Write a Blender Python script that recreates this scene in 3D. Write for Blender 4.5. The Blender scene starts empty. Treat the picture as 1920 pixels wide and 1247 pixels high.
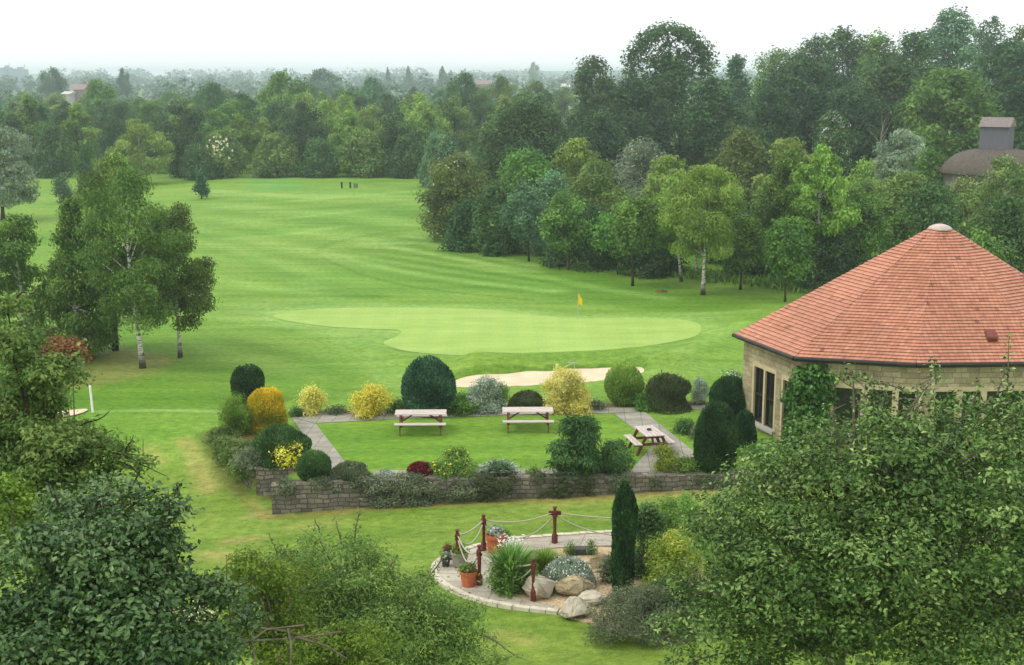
import bpy, bmesh, math, random
import numpy as np
from mathutils import Vector, Matrix
C = bpy.context.scene.collection
R = math.radians
# ---------------------------------------------------------------- camera geometry (photo 1920 x 1247)
FPX = 2400.0; CX, CY = 960.0, 623.5; HCAM = 13.0
PITCH = math.atan((CY-139.5)/FPX)
CP, SP = math.cos(PITCH), math.sin(PITCH)
def ray(px, py):
    dx = (px-CX)/FPX; dy = -(py-CY)/FPX
    return dx, CP+dy*SP, -SP+dy*CP
def atY(px, py, Y):                                   # point of the sight line at distance Y
    a, b, c = ray(px, py); t = Y/b
    return Vector((a*t, Y, HCAM+c*t))
def sstep(a, b, x):
    t = np.clip((x-a)/(b-a), 0, 1); return t*t*(3-2*t)
def G0(px, py, z=0.0):
    a, b, c = ray(px, py); t = (z-HCAM)/c
    return (a*t, b*t)
# ---------------------------------------------------------------- terrain
WALLF = [G0(*p, .12) for p in ((509,906),(603,902),(720,897),(800,894),(1000,893),(1200,889),(1412,885))]   # front retaining wall line
WALLF.append((WALLF[-1][0]+8, WALLF[-1][1]+.5))
WALLL = [G0(*p, .06) for p in ((414,806),(446,846),(481,877))]                       # left retaining wall line
WALLS = [G0(481,876,.12), G0(557,875,.12)]                                            # short return wall
ZL0 = atY(509, 961, WALLF[0][1]).z; ZL1 = atY(1412, 909, WALLF[6][1]).z; SLP = (ZL1-ZL0)/(WALLF[6][0]-WALLF[0][0])
TPOLY = WALLL[:2]+[WALLS[0], (WALLF[0][0]+.15, WALLS[0][1]+.05), (WALLF[0][0]+.15, WALLF[0][1]+.02)]+[(x, y+.02) for x, y in WALLF[1:]]+[(40, WALLF[-1][1]+1), (40, 62), (WALLL[0][0], 62)]
def inpoly(x, y, poly):
    x = np.asarray(x, float); y = np.asarray(y, float); r = np.zeros(x.shape, bool)
    n = len(poly)
    for i in range(n):
        x0, y0 = poly[i]; x1, y1 = poly[(i+1) % n]
        if y0 == y1: continue
        c = ((y0 > y) != (y1 > y)) & (x < (x1-x0)*(y-y0)/(y1-y0)+x0)
        r ^= c
    return r
def dseg(x, y, pts, closed=False):
    d = np.full(np.shape(x), 1e9)
    n = len(pts)
    for i in range(n if closed else n-1):
        ax, ay = pts[i]; bx, by = pts[(i+1) % n]
        vx, vy = bx-ax, by-ay
        t = np.clip(((x-ax)*vx+(y-ay)*vy)/(vx*vx+vy*vy+1e-12), 0, 1)
        d = np.minimum(d, np.hypot(x-ax-t*vx, y-ay-t*vy))
    return d
def catmull(P, n=8, closed=True):
    P = [Vector(p) for p in P]; out = []; N = len(P)
    for i in range(N if closed else N-1):
        g = lambda k: P[k % N] if closed else P[max(0, min(N-1, k))]
        a, b, c, d = g(i-1), g(i), g(i+1), g(i+2)
        for j in range(n):
            t = j/n
            out.append(0.5*((2*b)+(c-a)*t+(2*a-5*b+4*c-d)*t*t+(3*b-a-3*c+d)*t**3))
    if not closed: out.append(P[-1])
    return [tuple(v) for v in out]
BUNK = catmull([G0(*p) for p in ((832,712),(870,699),(950,694),(1040,691),(1140,687),(1205,686),(1215,695),(1180,706),(1100,716),(1000,722),(900,726),(845,724))], 6)
GREEN = catmull([G0(*p) for p in ((512,592),(560,582),(640,578),(760,577),(900,580),(1000,590),(1080,597),(1180,596),(1280,600),(1314,612),(1300,632),(1220,648),(1120,660),(1000,668),(880,667),(780,661),(727,649),(722,640),(748,629),(746,619),(690,617),(610,612),(540,602))], 6)
_rs = np.random.RandomState(5)
_W = [(_rs.uniform(.03,.12), _rs.uniform(0,6.28), _rs.uniform(0,6.28)) for _ in range(7)]
def terr(x, y):
    x = np.asarray(x, float); y = np.asarray(y, float)
    z = np.zeros(np.broadcast(x, y).shape)
    low = ZL0+SLP*(np.clip(x, -13, 10)-WALLF[0][0])
    w = np.where(x < -8.0, 1-sstep(WALLF[0][1], WALLL[0][1]+1.5, y), np.where(y < WALLF[-1][1]+1.2, 1.0, 0.0))
    z = low*w
    z = np.where(inpoly(x, y, TPOLY), 0.0, z)
    # gentle swells away from garden and green
    m = sstep(80, 110, y)
    for k, (f, a, b) in enumerate(_W):
        z = z+m*.10*np.sin(f*(x*math.cos(a)+y*math.sin(a))*1.0+b)
    # ridge along the left of the green and rise behind the bunker
    z = z+.2*np.exp(-(dseg(x, y, [(-6.5,61.5),(-3.5,57.5),(-1.5,55.9)])/1.6)**2)
    z = z+.48*np.exp(-(dseg(x, y, [(-1.5,56.9),(1.5,57.4),(5.2,58.0),(7.5,57.0)])/.95)**2)
    z = z+.22*np.exp(-(dseg(x, y, [(5.8,57.2),(8.6,60),(12.2,66)])/1.1)**2)
    z = np.where(inpoly(x, y, GREEN), 0.0, z*sstep(0, 1.2, dseg(x, y, GREEN, True)))
    d = dseg(x, y, BUNK, True); ins = inpoly(x, y, BUNK)
    z = np.where(ins, z*(1-sstep(0, .8, d))-.42*sstep(0, .55, d), z)
    # the wood on the right stands on slightly higher ground
    z = z+3.2*sstep(105, 165, y)*sstep(18, 40, x)
    return z
def G(px, py):
    z = 0.0
    for _ in range(5):
        x, y = G0(px, py, z); z = float(terr(x, y))
    return Vector((x, y, z))
# ---------------------------------------------------------------- objects
def tag(o, label=None, cat=None, group=None, kind=None):
    if label: o['label'] = label
    if cat: o['category'] = cat
    if group: o['group'] = group
    if kind: o['kind'] = kind
    return o
def thing(name, label, cat, loc=(0,0,0), rz=0, group=None):
    o = bpy.data.objects.new(name, None); C.objects.link(o)
    o.location = loc; o.rotation_euler = (0,0,rz); o.empty_display_size = .3
    return tag(o, label, cat, group)
def link(name, me, mat=None, parent=None, loc=None):
    o = bpy.data.objects.new(name, me); C.objects.link(o)
    if mat is not None and not me.materials:
        for m in (mat if isinstance(mat, (list, tuple)) else [mat]): me.materials.append(m)
    if parent: o.parent = parent
    if loc is not None: o.location = loc
    return o
def npmesh(name, V, F, tint=None, smooth=False):
    """V (n,3); F (m,k) all same size; tint per face"""
    me = bpy.data.meshes.new(name)
    V = np.ascontiguousarray(V, np.float32); F = np.ascontiguousarray(F, np.int32)
    m, k = F.shape
    me.vertices.add(len(V)); me.vertices.foreach_set('co', V.ravel())
    me.loops.add(m*k); me.loops.foreach_set('vertex_index', F.ravel())
    me.polygons.add(m); me.polygons.foreach_set('loop_start', np.arange(0, m*k, k, dtype=np.int32))
    me.polygons.foreach_set('use_smooth', np.full(m, smooth, dtype=bool))
    if tint is not None:
        a = me.attributes.new('tint', 'FLOAT', 'FACE'); a.data.foreach_set('value', np.ascontiguousarray(tint, np.float32))
    me.update(calc_edges=True)
    return me
class MB:
    def __init__(s): s.v = []; s.f = []; s.uv = []
    def add(s, V, F, uv=None):
        o = len(s.v); s.v += [tuple(v) for v in V]
        for i, f in enumerate(F):
            s.f.append([o+k for k in f]); s.uv.append(uv[i] if uv else None)
    def box(s, c, d, rz=0, M=None, taper=1.0):
        x, y, z = d[0]/2, d[1]/2, d[2]/2; V = []
        for sz in (-1, 1):
            t = taper if sz > 0 else 1
            for sx, sy in ((-1,-1),(1,-1),(1,1),(-1,1)): V.append(Vector((sx*x*t, sy*y*t, sz*z)))
        m = (M if M is not None else Matrix.Rotation(rz, 4, 'Z'))
        V = [m @ v+Vector(c) for v in V]
        s.add(V, [(0,3,2,1),(4,5,6,7),(0,1,5,4),(1,2,6,5),(2,3,7,6),(3,0,4,7)])
    def bar(s, a, b, w, h):                              # rectangular bar from a to b, w across, h high
        a, b = Vector(a), Vector(b); d = (b-a); L = d.length; d.normalize()
        up = Vector((0,0,1)) if abs(d.z) < .95 else Vector((0,1,0))
        sd = d.cross(up).normalized(); up = sd.cross(d)
        V = []
        for p in (a, b):
            for i, j in ((-1,-1),(1,-1),(1,1),(-1,1)): V.append(p+sd*w/2*i+up*h/2*j)
        s.add(V, [(0,3,2,1),(4,5,6,7),(0,1,5,4),(1,2,6,5),(2,3,7,6),(3,0,4,7)])
    def tube(s, P, rad, n=7, cap=True):
        P = [Vector(p) for p in P]; V = []; F = []
        if not isinstance(rad, (list, tuple)): rad = [rad]*len(P)
        ref = Vector((.31,.95,.07)) if abs((P[-1]-P[0]).normalized().z) > .8 else Vector((0,0,1))
        for i, p in enumerate(P):
            d = (P[min(i+1, len(P)-1)]-P[max(i-1, 0)]).normalized()
            a = d.cross(ref).normalized(); b = a.cross(d)
            for k in range(n):
                t = 2*math.pi*k/n; V.append(p+(a*math.cos(t)+b*math.sin(t))*rad[i])
        for i in range(len(P)-1):
            for k in range(n): F.append((i*n+k, i*n+(k+1) % n, (i+1)*n+(k+1) % n, (i+1)*n+k))
        if cap: F.append(tuple(range(n-1, -1, -1))); F.append(tuple((len(P)-1)*n+k for k in range(n)))
        s.add(V, F)
    def lathe(s, prof, n=16, c=(0,0,0), sq=False):        # prof list of (r,z)
        V = []; F = []
        for r, z in prof:
            for k in range(n):
                t = 2*math.pi*(k+.5)/n; V.append((c[0]+r*math.cos(t), c[1]+r*math.sin(t), c[2]+z))
        for i in range(len(prof)-1):
            for k in range(n): F.append((i*n+k, i*n+(k+1) % n, (i+1)*n+(k+1) % n, (i+1)*n+k))
        F.append(tuple(range(n-1, -1, -1))); F.append(tuple((len(prof)-1)*n+k for k in range(n)))
        s.add(V, F)
    def build(s, name, mat=None, parent=None, loc=None, bevel=0, smooth=False):
        me = bpy.data.meshes.new(name); me.from_pydata(s.v, [], s.f)
        if any(u for u in s.uv):
            l = me.uv_layers.new(name='UVMap')
            for p, u in zip(me.polygons, s.uv):
                if u:
                    for k, li in enumerate(p.loop_indices): l.data[li].uv = u[k]
        if bevel:
            bm = bmesh.new(); bm.from_mesh(me)
            bmesh.ops.bevel(bm, geom=bm.edges[:], offset=bevel, segments=1, affect='EDGES', clamp_overlap=True)
            bm.to_mesh(me); bm.free()
        if smooth: me.polygons.foreach_set('use_smooth', [True]*len(me.polygons))
        me.update()
        return link(name, me, mat, parent, loc)
# ---------------------------------------------------------------- materials
def lin(r, g, b, k=1.0):
    f = lambda c: (c/255/12.92 if c <= 10 else ((c/255+.055)/1.055)**2.4)*k
    return (f(r), f(g), f(b), 1)
class NT:
    def __init__(s, name):
        s.m = bpy.data.materials.new(name); s.m.use_nodes = True
        s.t = s.m.node_tree; s.n = s.t.nodes; s.n.clear()
        s.out = s.n.new('ShaderNodeOutputMaterial')
    def add(s, typ, **kw):
        n = s.n.new('ShaderNode'+typ)
        for k, v in kw.items():
            if k in n.bl_rna.properties: setattr(n, k, v)
            else: n.inputs[k.replace('_', ' ')].default_value = v
        return n
    def l(s, a, b): s.t.links.new(a, b)
    def ramp(s, fac, stops):
        r = s.add('ValToRGB'); e = r.color_ramp.elements
        while len(e) < len(stops): e.new(.5)
        for i, (p, c) in enumerate(stops): e[i].position = p; e[i].color = c
        s.l(fac, r.inputs[0]); return r.outputs[0]
    def mix(s, fac, a, b, mode='MIX'):
        m = s.add('Mix', data_type='RGBA', blend_type=mode)
        for v, i in ((fac, 0), (a, 6), (b, 7)):
            if hasattr(v, 'is_output'): s.l(v, m.inputs[i])
            else: m.inputs[i].default_value = v
        return m.outputs[2]
    def noise(s, scale, detail=3, rough=.55, vec=None, w=None):
        n = s.add('TexNoise', Scale=scale, Detail=detail, Roughness=rough)
        if vec is not None: s.l(vec, n.inputs['Vector'])
        return n.outputs[0]
    def coord(s, which='Object', scale=None):
        c = s.add('TexCoord').outputs[which]
        if scale:
            m = s.add('Mapping'); m.inputs['Scale'].default_value = scale; s.l(c, m.inputs[0]); c = m.outputs[0]
        return c
    def principled(s, col, rough=.7, spec=.3, bump=None, bstr=.3, bdist=.02, metal=0):
        p = s.add('BsdfPrincipled', Roughness=rough, Metallic=metal)
        p.inputs['Specular IOR Level'].default_value = spec
        if hasattr(col, 'is_output'): s.l(col, p.inputs['Base Color'])
        else: p.inputs['Base Color'].default_value = col
        if bump is not None:
            b = s.add('Bump', Strength=bstr, Distance=bdist); s.l(bump, b.inputs['Height']); s.l(b.outputs[0], p.inputs['Normal'])
        return p
    def done(s, sh): s.l(sh.outputs[0], s.out.inputs[0]); return s.m
def plain(name, c1, c2=None, scale=6, rough=.7, spec=.3, bstr=.3, bdist=.01, metal=0, stretch=None, detail=4):
    t = NT(name); v = t.coord('Object', stretch)
    n = t.noise(scale, detail, .6, v)
    c2 = c2 or tuple(x*.7 for x in c1[:3])+(1,)
    col = t.ramp(n, [(.32, c1), (.68, c2)])
    return t.done(t.principled(col, rough, spec, n, bstr, bdist, metal))
def leafmat(name, dark, mid, light, trans=.28, rough=.55, spec=.25, var=.18, warm=None):
    t = NT(name)
    a = t.add('Attribute', attribute_name='tint').outputs['Fac']
    col = t.ramp(a, [(.08, dark), (.5, mid), (.95, light)])
    oi = t.add('ObjectInfo').outputs['Random']
    f = t.add('MapRange'); t.l(oi, f.inputs[0]); f.inputs[3].default_value = 1-var; f.inputs[4].default_value = 1+var
    h = t.add('HueSaturation'); t.l(col, h.inputs['Color']); t.l(f.outputs[0], h.inputs['Value'])
    g = t.add('MapRange'); t.l(oi, g.inputs[0]); g.inputs[3].default_value = .5-.012; g.inputs[4].default_value = .5+.012
    t.l(g.outputs[0], h.inputs['Hue'])
    p = t.principled(h.outputs[0], rough, spec)
    tr = t.add('BsdfTranslucent'); t.l(h.outputs[0], tr.inputs[0])
    m = t.add('MixShader'); m.inputs[0].default_value = trans
    t.l(p.outputs[0], m.inputs[1]); t.l(tr.outputs[0], m.inputs[2])
    return t.done(m)
# ---------------------------------------------------------------- foliage
def unit(a): return a/np.maximum(np.linalg.norm(a, axis=1, keepdims=True), 1e-9)
def leaves(P, N, S, aspect=.55, T=None, rng=None, fold=False):
    """leaf blades: rhombs (or two folded triangles) at P, facing N, length S"""
    n = len(P); rng = rng or np.random.RandomState(1)
    if T is None: T = rng.randn(n, 3)
    N = unit(N); T = unit(T-N*np.sum(T*N, 1, keepdims=True)); B = np.cross(N, T)
    S = np.broadcast_to(np.asarray(S, float).reshape(-1, 1), (n, 1))
    lift = N*S*.13
    V = np.empty((n, 4, 3))
    V[:, 0] = P-T*S*.5; V[:, 1] = P+B*S*aspect*.5+lift-T*S*.05; V[:, 2] = P+T*S*.5; V[:, 3] = P-B*S*aspect*.5+lift-T*S*.05
    i = np.arange(n)[:, None]*4
    if fold: F = np.concatenate([i+np.array([[0, 1, 2]]), i+np.array([[0, 2, 3]])], 1).reshape(-1, 3)
    else: F = i+np.array([[0, 1, 2, 3]])
    return V.reshape(-1, 3), F
PROF = {
    'round': lambda t: np.sqrt(np.clip(1-(2*t-.9)**2/1.25, .02, 1)),
    'dome': lambda t: np.sqrt(np.clip(1-t*t, .03, 1)),
    'birch': lambda t: np.clip(np.sin(math.pi*np.clip(t, 0, 1)**.72), .06, 1)**.75,
    'cone': lambda t: np.clip((1-t)**.75*np.minimum(1, .55+t*3), .05, 1),
    'column': lambda t: np.clip(np.sqrt(np.clip(1-(2*t-1)**6, 0, 1))*(1-.35*t), .1, 1),
    'flat': lambda t: np.clip(np.sin(math.pi*(.25+.6*t)), .2, 1),
}
def crown_blobs(rng, zb, H, Rr, prof='round', M=40, br=.34, flat=.75):
    t = (np.arange(M)+rng.rand(M))/M; rng.shuffle(t); p = PROF[prof](t)
    r = br*Rr*rng.uniform(.65, 1.2, M)*(.45+.55*p)
    a = np.arange(M)*2.39996+rng.uniform(-.5, .5, M)
    rr = np.maximum(p*Rr-r*.8, 0)*np.sqrt(rng.uniform(.12, 1, M))
    z = zb+(H-zb)*t; z = np.minimum(z, H-r*flat*.9); z = np.maximum(z, zb+r*flat*.5)
    Cn = np.stack([rr*np.cos(a), rr*np.sin(a), z], 1)
    Rd = np.stack([r, r, r*flat], 1)
    return Cn, Rd
def scatter(rng, Cn, Rd, n, leaf=.12, per=6, sprig=.18, droop=0, up=.5, aspect=.55, fold=False, core=None, inner=.55, tcl=(.45,.3,.25)):
    """leaves in sprigs over a set of ellipsoid clumps -> vertices, faces, tint"""
    ns = max(1, n//per)
    w = Rd[:, 0]*Rd[:, 1]; w = w/w.sum()
    i = rng.choice(len(Cn), ns, p=w)
    u = rng.randn(ns, 3); u[:, 2] += .35; u = unit(u)
    rad = inner+(1.06-inner)*rng.rand(ns, 1)**.6
    S = Cn[i]+u*Rd[i]*rad
    bt = rng.rand(len(Cn)); st = rng.rand(ns)
    j = np.repeat(np.arange(ns), per)
    off = rng.randn(len(j), 3)*sprig
    if droop: off[:, 2] = -np.abs(rng.rand(len(j)))*droop; off[:, :2] *= .6
    P = S[j]+off
    N = u[j]*.85+np.array([0, 0, up])+rng.randn(len(j), 3)*.42
    tint = bt[i][j]*tcl[0]+st[j]*tcl[1]+rng.rand(len(j))*tcl[2]
    T = None
    if droop: T = rng.randn(len(j), 3)*.5+np.array([0, 0, -1.0])
    sz = leaf*rng.uniform(.5, 1.45, len(j))
    V, F = leaves(P, N, sz, aspect, T, rng, fold)
    if fold: tint = np.repeat(tint, 2)
    return V, F, tint
def limb_mesh(rng, base, top, r0, targets, bend=.04, nseg=7, rl=.22, n=7, frac=(.35,.95)):
    """tapered trunk from base to top, with limbs reaching out to target points"""
    mb = MB(); base, top = Vector(base), Vector(top); L = (top-base).length
    P = []; rad = []
    ph = (rng.uniform(0, 6.28), rng.uniform(0, 6.28))
    for k in range(nseg+1):
        t = k/nseg
        P.append(base.lerp(top, t)+Vector((math.sin(t*4+ph[0])-math.sin(ph[0]), math.sin(t*3.3+ph[1])-math.sin(ph[1]), 0))*bend*L*(t**.7)*.5)
        rad.append(r0*((1-t)**.85*.9+.12)*(1.0+.5*max(0, .08-t)/.08))
    mb.tube(P, rad, n)
    for q in targets:
        q = Vector(q)
        t = min(frac[1], max(frac[0], ((q.z-base.z)/max(L, .1))-rng.uniform(.12, .3)))
        f = t*nseg; k = min(nseg-1, int(f)); s = P[k].lerp(P[k+1], f-k)
        rs = (rad[k]*(1-(f-k))+rad[k+1]*(f-k))
        mid = s.lerp(q, .5)+Vector((rng.uniform(-1,1), rng.uniform(-1,1), rng.uniform(.0,1)))*(q-s).length*.10
        mb.tube([s, mid, q], [rs*rl*2.2, rs*rl*1.3, rs*rl*.4], 5, cap=False)
    return mb
def dup(root, loc, rz=0, scale=(1,1,1), label=None, group=None, mats=None, name=None):
    r = root.copy(); C.objects.link(r); r.location = loc; r.rotation_euler = (0,0,rz); r.scale = scale
    if label: r['label'] = label
    if group: r['group'] = group
    if name: r.name = name
    for ch in list(root.children):
        c = ch.copy(); C.objects.link(c); c.parent = r
        if mats and ch.name.split('.')[0] in mats:
            c.material_slots[0].link = 'OBJECT'; c.material_slots[0].material = mats[ch.name.split('.')[0]]
        for g in list(ch.children):
            d = g.copy(); C.objects.link(d); d.parent = c
    return r
# ================================================================ render, world, camera
sc = bpy.context.scene
sc.view_settings.view_transform = 'Standard'; sc.view_settings.look = 'None'
sc.view_settings.exposure = 0.0; sc.view_settings.gamma = 1
sc.cycles.max_bounces = 6; sc.cycles.diffuse_bounces = 2; sc.cycles.glossy_bounces = 2
sc.cycles.transmission_bounces = 4; sc.cycles.volume_bounces = 3; sc.cycles.transparent_max_bounces = 4
sc.cycles.use_adaptive_sampling = True; sc.cycles.adaptive_threshold = 0.02
sc.cycles.use_denoising = True; sc.cycles.denoiser = 'OPENIMAGEDENOISE'; sc.cycles.denoising_prefilter = 'NONE'; sc.cycles.denoising_input_passes = 'RGB_ALBEDO_NORMAL'
sc.cycles.sample_clamp_indirect = 4.0
SUN_EL, SUN_AZ = R(52), R(-60)            # behind thin cloud, from the upper left
w = bpy.data.worlds.new('World'); sc.world = w; w.use_nodes = True
nt = w.node_tree; bg = nt.nodes['Background']
sky = nt.nodes.new('ShaderNodeTexSky'); sky.sky_type = 'NISHITA'; sky.sun_disc = False
sky.sun_elevation = SUN_EL; sky.sun_rotation = SUN_AZ; sky.dust_density = 4; sky.air_density = 1.2
mx = nt.nodes.new('ShaderNodeMix'); mx.data_type = 'RGBA'
mx.inputs[0].default_value = .86          # overcast: an almost even white veil over the sky
tc = nt.nodes.new('ShaderNodeTexCoord'); nz = nt.nodes.new('ShaderNodeTexNoise'); nz.inputs['Scale'].default_value = 2.2; nz.inputs['Detail'].default_value = 4
mp = nt.nodes.new('ShaderNodeMapping'); mp.inputs['Scale'].default_value = (1,1,4)
nt.links.new(tc.outputs['Generated'], mp.inputs[0]); nt.links.new(mp.outputs[0], nz.inputs[0])
rp = nt.nodes.new('ShaderNodeValToRGB'); rp.color_ramp.elements[0].position = .3; rp.color_ramp.elements[0].color = (10.6,10.9,11.1,1)
rp.color_ramp.elements[1].position = .75; rp.color_ramp.elements[1].color = (11.6,11.7,11.7,1)
nt.links.new(nz.outputs[0], rp.inputs[0])
sz = nt.nodes.new('ShaderNodeSeparateXYZ'); nt.links.new(tc.outputs['Generated'], sz.inputs[0])
er = nt.nodes.new('ShaderNodeMapRange'); er.inputs[1].default_value = .05; er.inputs[2].default_value = 1; er.inputs[3].default_value = 1.62; er.inputs[4].default_value = 2.3
nt.links.new(sz.outputs[2], er.inputs[0])                       # overcast: brightest overhead
vm = nt.nodes.new('ShaderNodeVectorMath'); vm.operation = 'SCALE'; nt.links.new(rp.outputs[0], vm.inputs[0]); nt.links.new(er.outputs[0], vm.inputs['Scale'])
nt.links.new(sky.outputs[0], mx.inputs[6]); nt.links.new(vm.outputs[0], mx.inputs[7]); nt.links.new(mx.outputs[2], bg.inputs[0])
bg.inputs[1].default_value = 0.075
sl = bpy.data.lights.new('sun', 'SUN'); sl.energy = 1.4; sl.angle = R(14); sl.color = (1,.96,.88)
so = bpy.data.objects.new('sun', sl); C.objects.link(so)
sd = Vector((math.cos(SUN_EL)*math.sin(SUN_AZ), math.cos(SUN_EL)*math.cos(SUN_AZ), math.sin(SUN_EL)))
sd = Vector((-.62,-.15,.78)).normalized()
so.rotation_euler = sd.to_track_quat('Z', 'Y').to_euler()
sky.sun_elevation = math.asin(sd.z); sky.sun_rotation = math.atan2(sd.x, sd.y)
cam = bpy.data.cameras.new('camera'); cam.lens = 36*FPX/1920; cam.sensor_width = 36; cam.clip_end = 9000; cam.clip_start = .5
co = bpy.data.objects.new('camera', cam); C.objects.link(co)
co.location = (0,0,HCAM); co.rotation_euler = (math.pi/2-PITCH, 0, 0); sc.camera = co
# ================================================================ materials
GRASS = dict(fair=lin(108,144,54), rough=lin(82,124,28), fringe=lin(126,162,80), dry=lin(158,150,92), lawn=lin(98,136,40), front=lin(108,132,52),
             soil=lin(96,76,58), straw=lin(154,128,86), far=lin(82,112,50), tee=lin(104,156,70))
def terrain_material():
    t = NT('grass')
    col = t.add('Attribute', attribute_name='grass_color').outputs['Color']
    v = t.coord('Object')
    vs = t.coord('Object', (.16,1.1,1))
    big_ = t.noise(.07, 4, .6, t.coord('Object', (.55,1,1)))
    col = t.mix(1.0, col, t.ramp(big_, [(.34,(.78,.90,.66,1)),(.5,(1,1,1,1)),(.66,(1.16,1.06,1.18,1))]), 'MULTIPLY')
    a = t.noise(.9, 4, .6, vs); b = t.noise(4.2, 4, .75, t.coord('Object', (.7,1,1))); c = t.noise(.33, 4, .6, v); d = t.noise(22, 3, .75, v)
    col = t.mix(1.0, col, t.ramp(a, [(.3,(.76,.82,.70,1)),(.7,(1.2,1.14,1.2,1))]), 'MULTIPLY')
    col = t.mix(1.0, col, t.ramp(b, [(.3,(.60,.68,.54,1)),(.7,(1.38,1.28,1.34,1))]), 'MULTIPLY')
    col = t.mix(1.0, col, t.ramp(c, [(.3,(.92,.97,.95,1)),(.7,(1.10,1.03,1.05,1))]), 'MULTIPLY')
    col = t.mix(1.0, col, t.ramp(d, [(.25,(.62,.66,.58,1)),(.75,(1.36,1.3,1.32,1))]), 'MULTIPLY')
    return t.done(t.principled(col, .85, .15, d, .5, .03))
M_GRASS = terrain_material()
def green_material():
    t = NT('putting_green_turf'); v = t.coord('Object'); vs = t.coord('Object', (.3,.9,1))
    a = t.noise(.8, 4, .6, vs); b = t.noise(9, 2, .6, v)
    wv = t.add('TexWave', Scale=.22, Distortion=.6); t.l(v, wv.inputs[0])
    col = t.ramp(a, [(.3, lin(136,162,76)), (.7, lin(152,177,94))])
    col = t.mix(1.0, col, t.ramp(wv.outputs[0], [(.3,(.98,.985,.98,1)),(.7,(1.02,1.015,1.02,1))]), 'MULTIPLY')
    col = t.mix(1.0, col, t.ramp(b, [(.25,(.84,.87,.82,1)),(.75,(1.14,1.12,1.12,1))]), 'MULTIPLY')
    return t.done(t.principled(col, .85, .15, b, .2, .01))
def paving_material(name, c1, c2, mortar, w=.6, h=.6, rot=0):
    t = NT(name); v = t.coord('Object')
    m = t.add('Mapping'); m.inputs['Rotation'].default_value = (0,0,rot); t.l(v, m.inputs[0])
    b = t.add('TexBrick', offset=.0, Scale=1.0); t.l(m.outputs[0], b.inputs['Vector'])
    b.inputs['Color1'].default_value = c1; b.inputs['Color2'].default_value = c2; b.inputs['Mortar'].default_value = mortar
    b.inputs['Mortar Size'].default_value = .014; b.inputs['Brick Width'].default_value = w; b.inputs['Row Height'].default_value = h
    n = t.noise(2.2, 5, .65, v); n2 = t.noise(22, 3, .6, v)
    col = t.mix(1.0, b.outputs[0], t.ramp(n, [(.28,(.72,.73,.70,1)),(.7,(1.12,1.11,1.08,1))]), 'MULTIPLY')
    col = t.mix(1.0, col, t.ramp(n2, [(.3,(.86,.86,.86,1)),(.7,(1.1,1.1,1.1,1))]), 'MULTIPLY')
    return t.done(t.principled(col, .85, .2, n2, .3, .01))
def stone_material(name, c1, c2, mortar, w, h, msz=.012, dirt=.6, wobble=.07):
    t = NT(name); uv = t.add('UVMap').outputs[0]
    v = t.coord('Object')
    b = t.add('TexBrick', offset=.43, offset_frequency=2, squash=.72, squash_frequency=3, Scale=1.0)
    nd = t.add('TexNoise', Scale=1.7, Detail=2); t.l(v, nd.inputs['Vector'])
    wob = t.add('VectorMath', operation='SCALE'); t.l(nd.outputs['Color'], wob.inputs[0]); wob.inputs['Scale'].default_value = wobble
    ad = t.add('VectorMath', operation='ADD'); t.l(uv, ad.inputs[0]); t.l(wob.outputs[0], ad.inputs[1])
    t.l(ad.outputs[0], b.inputs['Vector'])
    b.inputs['Color1'].default_value = c1; b.inputs['Color2'].default_value = c2; b.inputs['Mortar'].default_value = mortar
    b.inputs['Mortar Size'].default_value = msz; b.inputs['Mortar Smooth'].default_value = .3
    b.inputs['Brick Width'].default_value = w; b.inputs['Row Height'].default_value = h; b.inputs['Bias'].default_value = -.1
    n = t.noise(1.3, 5, .65, v); n2 = t.noise(14, 4, .6, v)
    col = t.mix(1.0, b.outputs[0], t.ramp(n, [(.28,(dirt,dirt,dirt*.97,1)),(.7,(1.12,1.1,1.07,1))]), 'MULTIPLY')
    col = t.mix(1.0, col, t.ramp(n2, [(.3,(.8,.8,.78,1)),(.7,(1.12,1.12,1.1,1))]), 'MULTIPLY')
    hgt = t.mix(.5, b.outputs['Fac'], n2)
    iv = t.add('Invert'); t.l(b.outputs['Fac'], iv.inputs[1])
    hh = t.mix(.4, iv.outputs[0], n2)
    return t.done(t.principled(col, .85, .2, hh, .6, .03))
def tile_material():
    t = NT('clay_roof_tiles'); uv = t.add('UVMap').outputs[0]; v = t.coord('Object')
    b = t.add('TexBrick', offset=.5, Scale=1.0); t.l(uv, b.inputs['Vector'])
    b.inputs['Color1'].default_value = lin(184,130,105); b.inputs['Color2'].default_value = lin(166,110,87); b.inputs['Mortar'].default_value = lin(112,70,56)
    b.inputs['Mortar Size'].default_value = .006; b.inputs['Brick Width'].default_value = .17; b.inputs['Row Height'].default_value = 1.0; b.inputs['Bias'].default_value = -.25
    n = t.noise(.55, 4, .6, v); n2 = t.noise(9, 4, .7, v)
    col = t.mix(1.0, b.outputs[0], t.ramp(n, [(.3,(.86,.84,.84,1)),(.7,(1.1,1.1,1.12,1))]), 'MULTIPLY')
    col = t.mix(1.0, col, t.ramp(n2, [(.28,(.62,.62,.64,1)),(.42,(1,1,1,1)),(.7,(1.1,1.1,1.1,1))]), 'MULTIPLY')
    # scattered darker, weathered tiles
    w_ = t.add('TexWhiteNoise', noise_dimensions='2D')
    sn = t.add('VectorMath', operation='SNAP'); t.l(uv, sn.inputs[0]); sn.inputs[1].default_value = (.17,1,1); t.l(sn.outputs[0], w_.inputs['Vector'])
    col = t.mix(1.0, col, t.ramp(w_.outputs[0], [(0,(.5,.48,.5,1)),(.012,(.75,.73,.75,1)),(.04,(.93,.93,.93,1)),(1,(1.07,1.06,1.05,1))]), 'MULTIPLY')
    return t.done(t.principled(col, .7, .25, n2, .25, .01))
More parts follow.
